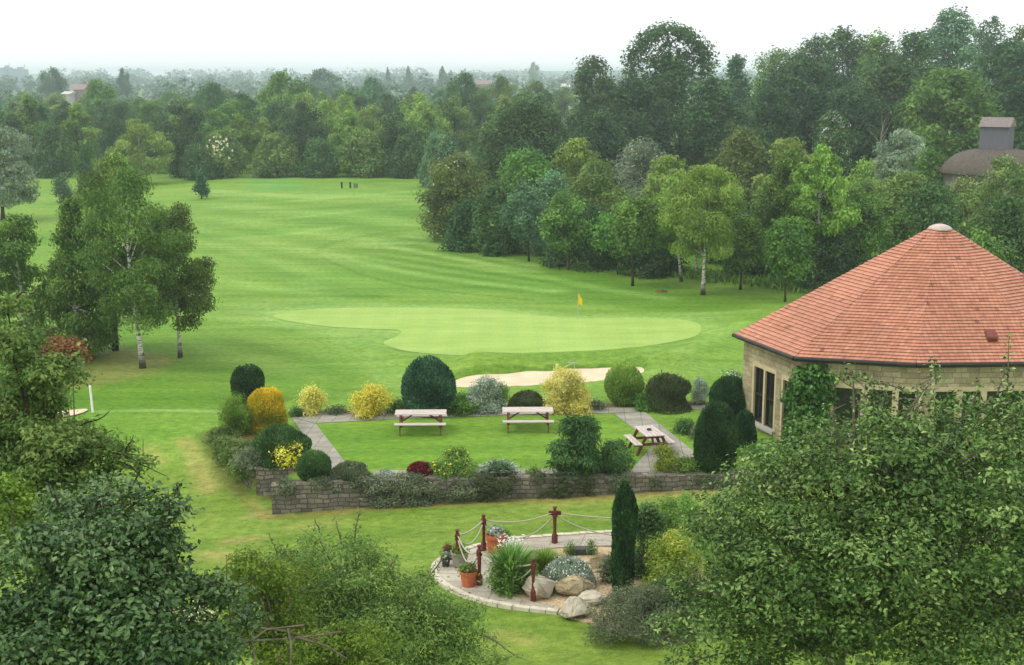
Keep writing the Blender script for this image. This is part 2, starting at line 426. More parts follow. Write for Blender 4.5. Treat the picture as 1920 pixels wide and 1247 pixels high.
def glass_material():
    t = NT('window_glass')
    p = t.add('BsdfPrincipled', Roughness=.05); p.inputs['Base Color'].default_value = (.012,.014,.013,1); p.inputs['Specular IOR Level'].default_value = .6
    return t.done(p)
M_GREEN = green_material()
M_PATH = paving_material('path_slabs', lin(158,154,142), lin(146,142,132), lin(112,112,98), .62, .62, R(3))
M_FLAG = paving_material('patio_flagstones', lin(182,175,160), lin(166,158,144), lin(138,130,116), .9, .55, R(12))
M_STONE = stone_material('building_stone', lin(186,174,142), lin(154,142,112), lin(138,128,104), .42, .19)
M_WALLST = stone_material('garden_wall_stone', lin(144,137,125), lin(104,99,91), lin(92,87,79), .34, .15, .02, .45, .2)
M_BARNST = stone_material('barn_stone', lin(160,154,146), lin(134,130,122), lin(120,115,108), .5, .25, .01)
M_TILE = tile_material()
M_GLASS = glass_material()
M_JAMB = plain('pale_dressed_stone', lin(202,186,150), lin(182,166,130), 5, .8, .2)
M_SILL = plain('grey_stone_sill', lin(178,174,164), lin(160,156,148), 6, .8, .2)
M_FRAME = plain('dark_brown_joinery', lin(52,38,32), lin(40,30,26), 8, .5, .4)
M_GUTTER = plain('dark_gutter', lin(46,38,34), lin(34,28,26), 5, .5, .4)
M_LEAD = plain('lead_cap', lin(190,174,162), lin(164,148,138), 4, .5, .4)
M_SAND = plain('bunker_sand', lin(212,196,166), lin(196,178,150), 1.2, .95, .1, .4, .03)
M_GRAVEL = plain('gravel_bed', lin(206,184,146), lin(150,128,98), 16, .9, .15, .9, .04)
M_SOIL = plain('bed_soil', lin(108,90,70), lin(78,62,48), 5, .95, .1, .8, .05)
M_ROCK = plain('sandstone_boulder', lin(176,162,124), lin(126,116,94), 2.6, .85, .2, .6, .05)
M_ROCKP = plain('pale_boulder', lin(196,187,164), lin(146,138,120), 2.4, .85, .2, .6, .05)
M_TOP = plain('weathered_skylit_planks', lin(204,193,185), lin(164,149,139), 3, .65, .3, .3, .01, 0, (1,14,14))  # pale from weathering, with sky reflection painted into the colour
M_WOOD = plain('red_brown_wood', lin(122,66,48), lin(90,46,34), 5, .6, .3, .3, .01, 0, (1,1,1))
M_POST = plain('maroon_paint', lin(108,46,34), lin(82,34,27), 6, .45, .4)
M_ROPE = plain('hemp_rope', lin(188,184,160), lin(150,146,124), 40, .9, .1)
M_TERRA = plain('terracotta', lin(196,112,72), lin(166,88,56), 5, .8, .2)
M_BLACKP = plain('black_plastic', lin(48,46,50), lin(36,34,38), 6, .5, .4)
M_GREYP = plain('grey_planter_stone', lin(150,146,134), lin(124,120,110), 5, .8, .2)
M_WHITE = plain('white_paint', lin(240,240,236), lin(224,224,218), 4, .5, .4)
M_YEL = plain('yellow_flag', lin(242,214,30), lin(226,190,20), 4, .7, .2)
M_METAL = plain('galvanised_metal', lin(170,174,168), lin(150,154,150), 8, .4, .5)
M_BARK = plain('dark_bark', lin(74,62,50), lin(48,40,33), 6, .95, .1, .8, .03, 0, (1,1,.35))
M_TWIG = plain('grey_twig', lin(122,112,98), lin(88,78,66), 8, .9, .1)
M_CUP = plain('grey_boarding', lin(110,108,116), lin(92,90,98), 4, .85, .2, .3, .02, 0, (9,9,.4))
M_BARNR = plain('weathered_barn_roof', lin(98,90,80), lin(74,68,62), 4, .85, .2, .5, .04)
M_PINKR = plain('pinkish_slates', lin(132,122,118), lin(112,102,100), 5, .85, .2)
def birch_bark():
    t = NT('birch_bark'); v = t.coord('Object', (1.2,1.2,5)); z = t.add('SeparateXYZ'); t.l(t.coord('Object'), z.inputs[0])
    n = t.noise(2.2, 4, .65, v)
    col = t.ramp(n, [(.40, lin(52,48,44)), (.50, lin(205,200,190)), (.8, lin(226,222,212))])
    f = t.add('MapRange'); t.l(z.outputs[2], f.inputs[0]); f.inputs[1].default_value = .9; f.inputs[2].default_value = .2
    col = t.mix(f.outputs[0], col, lin(84,76,68))
    return t.done(t.principled(col, .8, .2, n, .4, .02))
M_BIRCH = birch_bark()
# leaf palettes
LM = {}
def LMAT(key, d, m, l, **k): LM[key] = leafmat('leaf_'+key, lin(*d), lin(*m), lin(*l), **k)
LMAT('mid', (66,99,39), (101,138,57), (142,180,85))
LMAT('dark', (48,79,39), (74,109,55), (109,147,79))
LMAT('deep', (37,66,37), (59,92,50), (92,127,70), var=.08)
LMAT('olive', (92,118,46), (131,160,66), (173,199,96))
LMAT('birch', (83,116,42), (123,160,61), (169,199,94))
LMAT('birchdark', (58,88,34), (90,124,48), (134,166,76))
LMAT('birchmid', (62,88,34), (94,124,50), (136,164,82))
LMAT('goldgreen', (92,118,38), (134,152,50), (196,190,78), trans=.25)
LMAT('blue', (66,99,68), (94,131,90), (134,169,120))
LMAT('silver', (98,120,92), (134,154,122), (172,186,156))
LMAT('bright', (60,96,34), (90,132,50), (130,170,78))
LMAT('gold', (190,186,50), (232,224,78), (250,244,134), trans=.35)
LMAT('orange', (112,124,30), (182,160,32), (240,192,50), trans=.2)
LMAT('lemon', (196,194,76), (236,232,120), (250,246,184), trans=.35)
LMAT('thuja', (24,50,26), (42,78,38), (80,118,60), var=.06, trans=.1)
LMAT('thujablue', (30,62,44), (56,98,66), (104,146,104), var=.06, trans=.1)
LMAT('grey', (100,118,98), (146,162,140), (198,208,188), trans=.15)
LMAT('heather', (72,86,60), (100,112,80), (138,144,110), trans=.15)
LMAT('brown', (54,64,38), (78,90,52), (106,118,70), trans=.15)
LMAT('red', (84,20,26), (124,32,38), (160,56,52), trans=.2)
LMAT('hawthorn', (70,92,42), (103,129,59), (147,164,88))
LMAT('apple', (38,66,28), (62,94,40), (116,142,78), rough=.4, spec=.4, trans=.10, var=.03)
LMAT('sorbus', (38,64,22), (74,112,40), (158,186,108), rough=.45, spec=.3, trans=.12, var=.03)
LMAT('lime', (72,102,28), (106,138,42), (148,176,72), trans=.3)
LMAT('reddish', (96,60,40), (136,84,56), (120,130,60), trans=.25)
LMAT('ivy', (40,86,26), (66,122,38), (112,164,66), trans=.2, rough=.4, spec=.4)
LMAT('straw', (140,130,80), (170,158,102), (196,184,130), trans=.2)
LMAT('flowerwhite', (214,214,196), (236,236,224), (250,250,244), trans=.3)
LMAT('flowercream', (196,190,150), (222,216,178), (240,236,206), trans=.3)
LMAT('floweryellow', (216,186,20), (240,212,30), (250,232,80), trans=.3)
LMAT('flowerred', (150,40,40), (196,70,60), (220,120,110), trans=.3)
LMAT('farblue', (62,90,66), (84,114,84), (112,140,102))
# ================================================================ ground
def axis(parts):
    out = []
    for a, b, s in parts: out.append(np.arange(a, b, s))
    return np.concatenate(out)
geo = lambda a, b, n: a*(b/a)**(np.arange(1, n+1)/n)
xs = axis([(-60,-26,1.0),(-26,-13,.4),(-13,13,.2),(13,26,.4),(26,60.1,1.0)])
gx = geo(60, 3600, 16); xs = np.concatenate([-gx[::-1], xs, gx])
ys = axis([(2,28,.8),(28,74,.2),(74,120,.4),(120,180,1.2)]); ys = np.concatenate([[-40,-15], ys, geo(180, 3600, 22)])
X, Y = np.meshgrid(xs, ys)
Z = terr(X, Y)
fl = lambda k: np.array(GRASS[k][:3])
col = np.empty(X.shape+(3,)); col[:] = fl('fair')
def blend(mask, c, k=1.0):
    global col
    m = np.clip(mask, 0, 1)[..., None]*k
    col = col*(1-m)+np.asarray(c)*m
def PX(*pts): return [G0(*p) for p in pts]
def PL(*pts): return [tuple(G(*p)[:2]) for p in pts]
def stroke(pts, width, c, k=1.0, soft=.6):
    blend(1-sstep(width*(1-soft)/2, width*(1+soft)/2+1e-6, dseg(X, Y, pts)), c, k)
def patch(poly, c, k=1.0, soft=1.0):
    d = dseg(X, Y, poly, True); i = inpoly(X, Y, poly)
    blend(np.where(i, sstep(0, soft, d), 0), c, k)
dist = np.hypot(X, Y)
blend(sstep(165, 230, Y), fl('far'))
# darker, longer grass under the right-hand trees and on the left
patch(PX((820,430),(1000,455),(1180,500),(1330,530),(1600,560),(1700,400),(1300,350),(900,380)), fl('rough')*.8, .85, 6)
patch(PX((590,470),(640,455),(820,430),(1000,470),(1200,520),(1450,560),(1450,600),(1180,590),(1000,560),(760,535),(640,505)), fl('rough'), .65, 2.5)
patch(PX((-100,600),(200,600),(380,640),(560,700),(720,700),(700,760),(420,790),(120,800),(-100,800)), fl('rough'), .6, 3)
patch(PX((120,690),(200,640),(345,665),(355,680),(300,705),(170,735),(60,730)), lin(122,126,70)[:3], .7, 1.2)  # brownish shade under the birch group, painted into the ground colour
# tee
patch(PX((440,341),(560,339),(590,363),(470,367)), fl('tee')*.9, .9, 1.5)
# lighter fringe bands round the green
patch(catmull(PX((400,572),(470,560),(640,560),(860,566),(1000,574),(1090,583),(1230,583),(1420,583),(1400,600),(1330,640),(1200,668),(1000,684),(840,684),(700,672),(610,640),(520,618),(430,600)), 5), fl('fringe')*.86, .75, 2.2)
blend(1-sstep(.3, 1.5, dseg(X, Y, GREEN, True)), fl('fringe')*1.02, .7)
stroke(PX((520,604),(600,622),(680,634),(742,632)), 1.4, fl('fringe'), .5)
stroke(PX((640,640),(680,665),(720,690),(740,720)), 1.6, fl('fringe'), .35)
stroke(PX((730,655),(790,668),(900,675),(1030,675),(1130,666),(1240,650),(1320,632)), .8, fl('rough'), .4)
stroke(PX((1180,597),(1290,590),(1420,582)), .7, fl('fringe'), .6)
stroke(PX((1180,692),(1260,672),(1330,646),(1400,606)), .9, fl('fringe'), .55)
stroke(PX((1225,700),(1300,694),(1400,690)), 1.6, fl('fringe'), .35)
stroke(PX((400,590),(470,603),(560,612)), 1.4, fl('fringe'), .45)
# mowing lines of the fairway
stroke(PX((592,474),(620,490),(680,516),(760,536),(850,548),(930,556),(1000,563)), .34, fl('rough')*.45, .5)
stroke(PX((592,474),(606,460),(660,445),(740,432),(830,424)), .8, fl('rough')*.8, .45)
for k, pts in enumerate((((640,462),(720,458),(800,470),(880,488),(960,508)), ((690,455),(790,452),(880,470),(1000,500)), ((620,478),(700,500),(800,520),(900,530),(1040,545)),
        ((900,495),(1000,515),(1120,540),(1250,560)), ((760,440),(860,452),(960,474)), ((420,480),(520,505),(600,540)), ((430,420),(560,410),(700,395),(820,392)),
        ((400,520),(500,540),(620,556)), ((380,360),(560,375),(760,372)), ((420,450),(540,440),(640,425)), ((380,395),(520,385),(790,362)))):
    stroke(PX(*pts), 1.3+.2*(k % 3), fl('fringe')*1.06, .62, .9)
for k, pts in enumerate((((430,555),(520,552),(700,556)), ((410,470),(480,492),(560,520)), ((420,400),(600,395),(780,380)), ((660,470),(740,476),(840,500),(930,520)), ((380,345),(560,350),(780,345)),
        ((430,640),(560,672),(660,712)), ((400,690),(560,720),(690,735)), ((300,745),(420,750),(600,745)))):
    stroke(PX(*pts), 1.5, fl('rough'), .62, .9)
top_ = ((650,462),(740,455),(860,472),(1000,500)); bot_ = ((625,482),(720,512),(860,536),(1040,556))
for k in range(9):                                     # the mower's curved bands inside the long sweep
    f_ = (k+.5)/9
    stroke(catmull(PX(*[(a[0]+(b[0]-a[0])*f_, a[1]+(b[1]-a[1])*f_) for a, b in zip(top_, bot_)]), 6, False), 1.0, fl('fringe')*1.05 if k % 2 else fl('rough')*.95, .4, .9)
top_ = ((380,470),(470,500),(560,535),(660,560)); bot_ = ((400,360),(540,366),(680,362),(780,372))
for k in range(10):
    f_ = (k+.5)/10
    stroke(catmull(PX(*[(a[0]+(b[0]-a[0])*f_, a[1]+(b[1]-a[1])*f_) for a, b in zip(top_, bot_)]), 6, False), 2.2+2*f_, fl('fringe')*1.03 if k % 2 else fl('rough')*1.02, .34, .9)
stroke(PX((180,772),(300,769),(420,772)), .35, lin(150,178,110)[:3], .6)
# terrace lawn and lower lawn
patch([(-9.6,41),(-9.6,46.5),(-8,47.2),(8.5,48.2),(9,41)], fl('lawn'), .8, .6)
patch([(-16,15),(-16,44),(-9.6,44.5),(-7.5,40.4),(0,41.2),(14,41.8),(18,15)], fl('front'), .85, 1.6)
for pts, wd, k in ((((345,826),(362,845),(378,880),(392,915)), .7, .75), (((283,838),(300,860)), .7, .5), (((430,1016),(480,1010)), .55, .7), (((395,1040),(440,1046)), .7, .6),
                   (((470,968),(520,958)), .5, .6), (((560,985),(640,975)), .8, .35), (((930,1190),(990,1200)), .6, .45), (((640,960),(820,940)), .7, .3), (((1030,945),(1300,925)), .9, .22)):
    stroke([tuple(G(*p)[:2]) for p in pts], wd, fl('dry'), k, .95)
stroke([(x, y-.45) for x, y in WALLF], .4, fl('straw')*.9, .6, .8)
stroke([(x-.5, y-.1) for x, y in WALLL], .6, fl('soil'), .55, .8)
stroke([(WALLS[0][0]-.2, WALLS[0][1]-.5), (WALLF[0][0]-.1, WALLF[0][1]-.5)], .45, fl('straw')*.9, .5, .8)
# soil of the back border
stroke(PX((556,776),(660,774),(760,768),(870,768),(1000,765),(1150,760),(1320,757)), .75, fl('soil')*1.2, .9, .5)
stroke([(x+.1, y+.45) for x, y in WALLF[:-2]], .5, fl('soil'), .8, .5)
stroke([(x+.8, y-.2) for x, y in WALLL], 1.3, fl('soil'), .85, .5)
patch(PX((330,1140),(300,1165),(370,1172),(392,1150)), lin(214,208,190)[:3], .0, .4)
# shading of the bunker lip, painted in as darker grass
blend((1-sstep(.0, .55, dseg(X, Y, BUNK, True)))*np.where(inpoly(X, Y, BUNK), 1, 0), fl('rough')*.8, .6)
nx, ny = len(xs), len(ys)
V = np.stack([X, Y, Z], -1).reshape(-1, 3)
ii = (np.arange(ny-1)[:, None]*nx+np.arange(nx-1)[None, :]).reshape(-1)
F = np.stack([ii, ii+1, ii+nx+1, ii+nx], 1)
me = npmesh('ground', V, F, smooth=True)
ca = me.color_attributes.new('grass_color', 'FLOAT_COLOR', 'POINT')
ca.data.foreach_set('color', np.concatenate([col.reshape(-1, 3), np.ones((nx*ny, 1))], 1).astype(np.float32).ravel())
tag(link('ground', me, M_GRASS), kind='structure')
def sheet(name, poly, z, mat, thick=0.0, kind='structure'):
    """flat sheet (or slab) with the outline poly"""
    bm = bmesh.new(); vs = [bm.verts.new((x, y, z)) for x, y in poly]
    f = bm.faces.new(vs); bmesh.ops.recalc_face_normals(bm, faces=[f])
    if f.normal.z < 0: f.normal_flip()
    if thick:
        r = bmesh.ops.extrude_face_region(bm, geom=[f])
        for v in r['geom']:
            if isinstance(v, bmesh.types.BMVert): v.co.z -= 0
        for v in vs: v.co.z -= thick
    bmesh.ops.triangulate(bm, faces=bm.faces[:])
    me = bpy.data.meshes.new(name); bm.to_mesh(me); bm.free()
    o = link(name, me, mat)
    if kind: o['kind'] = kind
    return o
sheet('putting_green', GREEN, .014, M_GREEN)
# bunker sand: a shallow dish lying in the hollow
bp = np.array(BUNK); cx_, cy_ = bp.mean(0)
V = []; F = []; nb = len(bp); rings = [1.03, .8, .5, .2]
for k, s in enumerate(rings):
    for p in bp: V.append((cx_+(p[0]-cx_)*s, cy_+(p[1]-cy_)*s, -.12-.10*(1-s)+.07*((p[1]-cy_)*s)+.02*math.sin(p[0]*3*s)))
for k in range(3):
    for i in range(nb): F.append((k*nb+i, k*nb+(i+1) % nb, (k+1)*nb+(i+1) % nb, (k+1)*nb+i))
V.append((cx_, cy_, -.2)); c0 = len(V)-1
for i in range(nb): F.append((3*nb+i, 3*nb+(i+1) % nb, c0))
me = bpy.data.meshes.new('sand_bunker'); me.from_pydata(V, [], F); me.polygons.foreach_set('use_smooth', [True]*len(F))
tag(link('sand_bunker', me, M_SAND), kind='structure')
g = G(138,776)
V = [(g.x+.42*math.cos(a)*(1 if math.cos(a) > 0 else 2.6), g.y+.5*math.sin(a)+.35*math.cos(a), float(terr(g.x, g.y))+.05) for a in np.linspace(0, 6.28, 20)[:-1]]
me = bpy.data.meshes.new('sand_patch'); me.from_pydata(V, [], [tuple(range(len(V)))]); tag(link('sand_patch', me, M_SAND), kind='structure')
# garden paths: one slab sheet with branches butted end to end
path_polys = [PX((548,783),(562,776),(760,771),(1000,767),(1145,765),(1205,765),(1322,760),(1322,767.5),(1210,772),(1150,775),(1000,778),(760,785),(592,794)),
              PX((548,784.5),(592,795),(652,873),(612,884)), PX((1151,776),(1209,773),(1302,848),(1345,876),(1335,884),(1178,888.5),(1212,850),(1225,832)),
              PX((700,883),(1176.5,878),(1176,888),(700,892.5))]
for k, p in enumerate(path_polys): sheet('path' if k == 0 else 'path.%03d' % k, p, .016, M_PATH)
# ================================================================ garden retaining walls
def stone_wall(name, label, line, ztop, zbot, th, group):
    mb = MB(); rng = random.Random(len(line)*7+1)
    pts = []
    for i in range(len(line)-1):                       # resample so the coping is uneven
        a, b = Vector(line[i]).to_2d(), Vector(line[i+1]).to_2d(); n = max(2, int((b-a).length/.42))
        for k in range(n): pts.append(a.lerp(b, k/n))
    pts.append(Vector(line[-1]).to_2d())
    L = 0; us = [0]
    for i in range(1, len(pts)): L += (pts[i]-pts[i-1]).length; us.append(L)
    nrm = []
    for i in range(len(pts)):
        d = (pts[min(i+1, len(pts)-1)]-pts[max(i-1, 0)]).normalized(); nrm.append(Vector((d.y, -d.x)))
    tops = [ztop+rng.uniform(-.035,.035) for _ in pts]
    lv = [0, .33, .66, 1]
    for side in (1, -1):
        off = [[rng.uniform(-.018,.018) for _ in lv] for _ in pts]
        for i in range(len(pts)-1):
            for k in range(3):
                q = []; uv = []
                for (j, m) in ((i,k),(i+1,k),(i+1,k+1),(i,k+1)):
                    p = pts[j]+nrm[j]*side*(th/2+off[j][m]); z = zbot+(tops[j]-zbot)*lv[m]
                    q.append((p.x, p.y, z)); uv.append((us[j], z))
                if side < 0: q.reverse(); uv.reverse()
                mb.add(q, [(0,1,2,3)], [uv])
        if side == 1: o1 = off
        else: o2 = off
    for i in range(len(pts)-1):
        q = []; uv = []
        for (j, s) in ((i,1),(i+1,1),(i+1,-1),(i,-1)):
            o = (o1 if s == 1 else o2)[j][3]; p = pts[j]+nrm[j]*s*(th/2+o); q.append((p.x, p.y, tops[j])); uv.append((us[j], s*.15))
        mb.add(q, [(0,1,2,3)], [uv])
    for i in (0, len(pts)-1):
        q = []; uv = []
        for (s, k) in ((1,0),(-1,0),(-1,3),(1,3)):
            o = (o1 if s == 1 else o2)[i][k]; p = pts[i]+nrm[i]*s*(th/2+o); q.append((p.x, p.y, zbot if k == 0 else tops[i])); uv.append((s*th/2, q[-1][2]))
        if i == 0: q.reverse(); uv.reverse()
        mb.add(q, [(0,1,2,3)], [uv])
    return tag(mb.build(name, M_WALLST), label, 'garden wall', group)
stone_wall('garden_wall', 'long low grey stone wall along the front of the terrace garden', WALLF, .12, -1.1, .42, 'stone walls of the terrace garden')
stone_wall('garden_wall', 'short grey stone wall set back at the near left garden corner beside the box ball', WALLS, .12, -1.1, .38, 'stone walls of the terrace garden')
stone_wall('garden_wall', 'stone wall down the left side of the garden, half hidden under grey plants', WALLL, .06, -1.1, .40, 'stone walls of the terrace garden')
# ================================================================ clubhouse
EA = [(8.4,47.3),(9.8,43.3),(13.7,42.3),(18.6,42.55),(22.4,45.0),(23.0,49.0),(20,52.6),(15.2,53.2),(11.6,51.4)]
AX = Vector((15.75,47.2)); ZE = 3.4
ap = atY(1763, 420, AX.y); AX.x = ap.x; ZA = ap.z
ZB = -.4
hall = thing('round_clubhouse', 'round sandstone clubhouse with a conical orange clay tile roof', 'clubhouse', (AX.x, AX.y, 0))
def rel(v): return (v[0]-AX.x, v[1]-AX.y, v[2])
mb = MB(); NR = 46
for i in range(len(EA)):
    p0 = Vector((*EA[i], ZE)); p1 = Vector((*EA[(i+1) % len(EA)], ZE)); q = Vector((AX.x, AX.y, ZA+.06))
    n = (p1-p0).cross(q-p0).normalized(); mid = (p0+p1)/2; SL = (q-mid).length
    if n.z < 0: n = -n
    eL = (p1-p0).length
    for k in range(NR-1):
        t0, t1 = k/NR, (k+1)/NR
        a0, b0 = p0.lerp(q, t0), p1.lerp(q, t0); a1, b1 = p0.lerp(q, t1), p1.lerp(q, t1)
        up = n*.045
        u0, u1 = eL*(1-t0)/2, eL*(1-t1)/2
        off = .085*(k % 2)+i*7.3
        mb.add([rel(a0+up), rel(b0+up), rel(b1+n*.006), rel(a1+n*.006)], [(0,1,2,3)], [[(-u0+off, k+.02), (u0+off, k+.02), (u1+off, k+.98), (-u1+off, k+.98)]])
        mb.add([rel(a0), rel(b0), rel(b0+up), rel(a0+up)], [(0,1,2,3)], [[(-u0+off, k+.02), (u0+off, k+.02), (u0+off, k+.03), (-u0+off, k+.03)]])
roof = mb.build('roof', M_TILE, hall)
mb = MB(); mb.lathe([(.44,-.23),(.44,-.19),(.38,-.12),(.26,-.06),(.12,-.02),(.02,-.01)], 20, (0,0,ZA+.02)); mb.build('roof_cap', M_LEAD, roof, smooth=True)
mb = MB()
for i in range(len(EA)):                                # gutter, fascia and soffit
    a = Vector((*EA[i], ZE)); b = Vector((*EA[(i+1) % len(EA)], ZE))
    ctr = Vector((AX.x, AX.y, ZE))
    da = (a-ctr).normalized(); db = (b-ctr).normalized()
    P = [Vector(rel(a+da*.05+Vector((0,0,-.04)))), Vector(rel(b+db*.05+Vector((0,0,-.04))))]
    mb.tube(P, .075, 8)
    ia, ib = a.lerp(ctr, .075), b.lerp(ctr, .075)
    zz = Vector((0,0,.16))
    mb.add([rel(a-da*.04-zz), rel(b-db*.04-zz), rel(b-db*.04-zz*.1), rel(a-da*.04-zz*.1)], [(0,1,2,3)])
    mb.add([rel(a-da*.04-zz), rel(ia-zz), rel(ib-zz), rel(b-db*.04-zz)], [(0,1,2,3)])
mb.build('gutter', M_GUTTER, roof)
_p0 = Vector((*EA[2], ZE)); _n = (Vector((*EA[3], ZE))-_p0).cross(Vector((AX.x, AX.y, ZA+.06))-_p0); _r = Vector(ray(1858, 634)); _o = Vector((0,0,HCAM))
v = _o+_r*((_p0-_o).dot(_n)/_r.dot(_n))
mb = MB(); mb.box((0,0,0), (.36,.5,.22), 0, Matrix.Rotation(R(28), 4, 'X')); mb.build('roof_vent', plain('vent_clay', lin(120,62,52), lin(98,50,44), 6), roof, rel((v.x, v.y, v.z+.10)), bevel=.04)
WA = [(AX.x+(x-AX.x)*.952, AX.y+(y-AX.y)*.952) for x, y in EA]
def onwall(i, px, py):
    a = Vector(WA[i]); b = Vector(WA[(i+1) % len(WA)]); r = ray(px, py)
    d = b-a; n = Vector((d.y, -d.x))
    t = (n.x*a.x+n.y*a.y)/(n.x*r[0]+n.y*r[1]); p = Vector((r[0]*t, r[1]*t))
    return (p-a).length*(1 if (p-a).dot(d) > 0 else -1), HCAM+r[2]*t
WIN = {0: [], 1: [], 2: []}
u0, z1 = onwall(0, 1415, 686); u1, z0 = onwall(0, 1449, 806)
zt = onwall(0, 1430, 692)[1]; zb_ = onwall(0, 1430, 797)[1]
WIN[0].append((u0, u1, zb_, zt, 'pair'))
d0, dz = onwall(0, 1469, 712); d1, _ = onwall(0, 1497, 712)
WIN[0].append((d0, d1, .05, onwall(0, 1480, 716)[1], 'door'))
zt1 = onwall(1, 1590, 728)[1]
for a, b in ((1563,1613), (1628,1672), (1684,1722)):
    WIN[1].append((onwall(1, a, 760)[0], onwall(1, b, 760)[0], .75, zt1, 'single'))
for a, b in ((1752,1792), (1804,1838), (1849,1920), (1936,1975)):
    WIN[2].append((onwall(2, a, 760)[0], onwall(2, b, 760)[0], .75, zt1, 'single'))
wm = MB(); jam = MB(); wins = []
for i in range(len(WA)):
    a = Vector(WA[i]); b = Vector(WA[(i+1) % len(WA)]); d = (b-a); L = d.length; d.normalize(); n = Vector((d.y, -d.x))
    ops = WIN.get(i, [])
    us_ = sorted({0, L} | {o[0] for o in ops} | {o[1] for o in ops}); zs_ = sorted({ZB, ZE-.05} | {o[2] for o in ops} | {o[3] for o in ops})
    pt = lambda u, z, o=0: rel((a.x+d.x*u+n.x*o, a.y+d.y*u+n.y*o, z))
    for k in range(len(us_)-1):
        for m in range(len(zs_)-1):
            uc, zc = (us_[k]+us_[k+1])/2, (zs_[m]+zs_[m+1])/2
            if any(o[0] < uc < o[1] and o[2] < zc < o[3] for o in ops): continue
            c = [(us_[k], zs_[m]), (us_[k+1], zs_[m]), (us_[k+1], zs_[m+1]), (us_[k], zs_[m+1])]
            wm.add([pt(*q) for q in c], [(0,1,2,3)], [[(q[0]+i*5.1, q[1]) for q in c]])
    for (o0, o1, oz0, oz1, kd) in ops:
        jb = lambda u, z, w_, h_, dep=.16, out=.015: jam.bar(pt(u, z-h_/2, -dep/2+out), pt(u, z+h_/2, -dep/2+out), dep, w_) if False else jam.box(pt(u, z, -dep/2+out), (w_, dep, h_), math.atan2(d.y, d.x))
        J = .11
        jb(o0-J/2, (oz0+oz1)/2, J, oz1-oz0); jb(o1+J/2, (oz0+oz1)/2, J, oz1-oz0)
        jb((o0+o1)/2, oz1+J*.75, o1-o0+2*J, J*1.5, .165, .018)
        sil = MB()
        if kd != 'door': sil.box(pt((o0+o1)/2, oz0-.07, -.02), (o1-o0+2*J+.1, .3, .14), math.atan2(d.y, d.x))
        wf = MB(); gl = MB(); ang = math.atan2(d.y, d.x)
        wf_b = lambda u, z, w_, h_: wf.box(pt(u, z, -.10), (w_, .07, h_), ang)
        T = .055
        wf_b(o0+T/2, (oz0+oz1)/2, T, oz1-oz0); wf_b(o1-T/2, (oz0+oz1)/2, T, oz1-oz0)
        wf_b((o0+o1)/2, oz1-T/2, o1-o0-2*T, T); wf_b((o0+o1)/2, oz0+T/2, o1-o0-2*T, T)
        uc = (o0+o1)/2
        if kd == 'pair':
            jb(uc, (oz0+oz1)/2, .12, oz1-oz0, .16, .01)
            zm = oz0+(oz1-oz0)*.50
            for q0, q1 in ((o0+T, uc-.06), (uc+.06, o1-T)):
                wf_b((q0+q1)/2, zm, q1-q0, T)
                wf_b(q0+.02, (oz0+oz1)/2, .04, oz1-oz0-2*T) if q0 > uc else wf_b(q1-.02, (oz0+oz1)/2, .04, oz1-oz0-2*T)
        elif kd == 'single':
            wf_b(uc, oz1-(oz1-oz0)*.3, o1-o0-2*T, T*.8)
        else:
            wf_b(uc, oz0+.55, o1-o0-2*T, 1.0)
        gl.add([pt(o0+.02, oz0+.02, -.12), pt(o1-.02, oz0+.02, -.12), pt(o1-.02, oz1-.02, -.12), pt(o0+.02, oz1-.02, -.12)], [(0,1,2,3)])
        wins.append((kd, wf, gl, sil))
wall_o = wm.build('wall', M_STONE, hall)
jam.build('window_surround', M_JAMB, wall_o, bevel=.006)
for kd, wf, gl, sil in wins:
    f = wf.build('door' if kd == 'door' else 'window', M_FRAME, hall); gl.build('pane', M_GLASS, f)
    if sil.v: sil.build('sill', M_SILL, f, bevel=.01)
mb = MB(); mb.lathe([(4.3,-.1),(4.3,0)], 24, (0,0,.02)); mb.build('interior_floor', plain('dark_carpet', lin(40,34,30)), hall)
# ================================================================ barn far right
BY = 104.0
b0 = atY(1868, 322, BY); b0c = thing('stone_barn', 'old stone barn with a domed brown roof and grey boarded cupola', 'barn', (b0.x, BY, float(terr(b0.x, BY))))
bz = b0c.location.z
ze = b0.z-bz; rr = (atY(1968,322,BY).x-b0.x)
mb = MB(); n = 30
mb.lathe([(rr*1.02, ze-.12), (rr*1.03, ze), (rr*.97, ze+.45), (rr*.86, ze+1.0), (rr*.70, ze+1.45), (rr*.5, ze+1.72), (rr*.3, ze+1.85), (.02, ze+1.9)], n)
mb.build('roof', M_BARNR, b0c, smooth=True)
mb = MB(); mb.lathe([(rr*.93, -1.5), (rr*.93, ze-1.6), (rr*1.0, ze-.12)], 8)
for k in range(len(mb.uv)): mb.uv[k] = None
mb.build('wall', M_PINKR, b0c)
lw = MB()
p0, p1 = atY(1795, 395, BY-5.5), atY(1885, 395, BY-5.5)
lw.add([(p0.x-b0.x, -5.5, -1), (p1.x-b0.x, -5.5, -1), (p1.x-b0.x, -5.5, atY(1800,352,BY-5.5).z-bz), (p0.x-b0.x, -5.5, atY(1800,352,BY-5.5).z-bz)], [(0,1,2,3)], [[(0,0),(4,0),(4,3),(0,3)]])
lw.add([(p0.x-b0.x, -5.5, atY(1800,352,BY-5.5).z-bz), (p1.x-b0.x, -5.5, atY(1800,352,BY-5.5).z-bz), (p1.x-b0.x, -3.5, ze-.6), (p0.x-b0.x, -3.5, ze-.6)], [(0,1,2,3)], [[(0,0),(4,0),(4,2),(0,2)]])
lw.add([(p0.x-b0.x, -5.5, -1), (p0.x-b0.x, -5.5, atY(1800,352,BY-5.5).z-bz), (p0.x-b0.x, -3.5, ze-.6), (p0.x-b0.x, -3.5, -1)], [(0,1,2,3)], [[(0,0),(0,3),(2,3),(2,0)]])
lw.build('lean_to', M_BARNST, b0c)
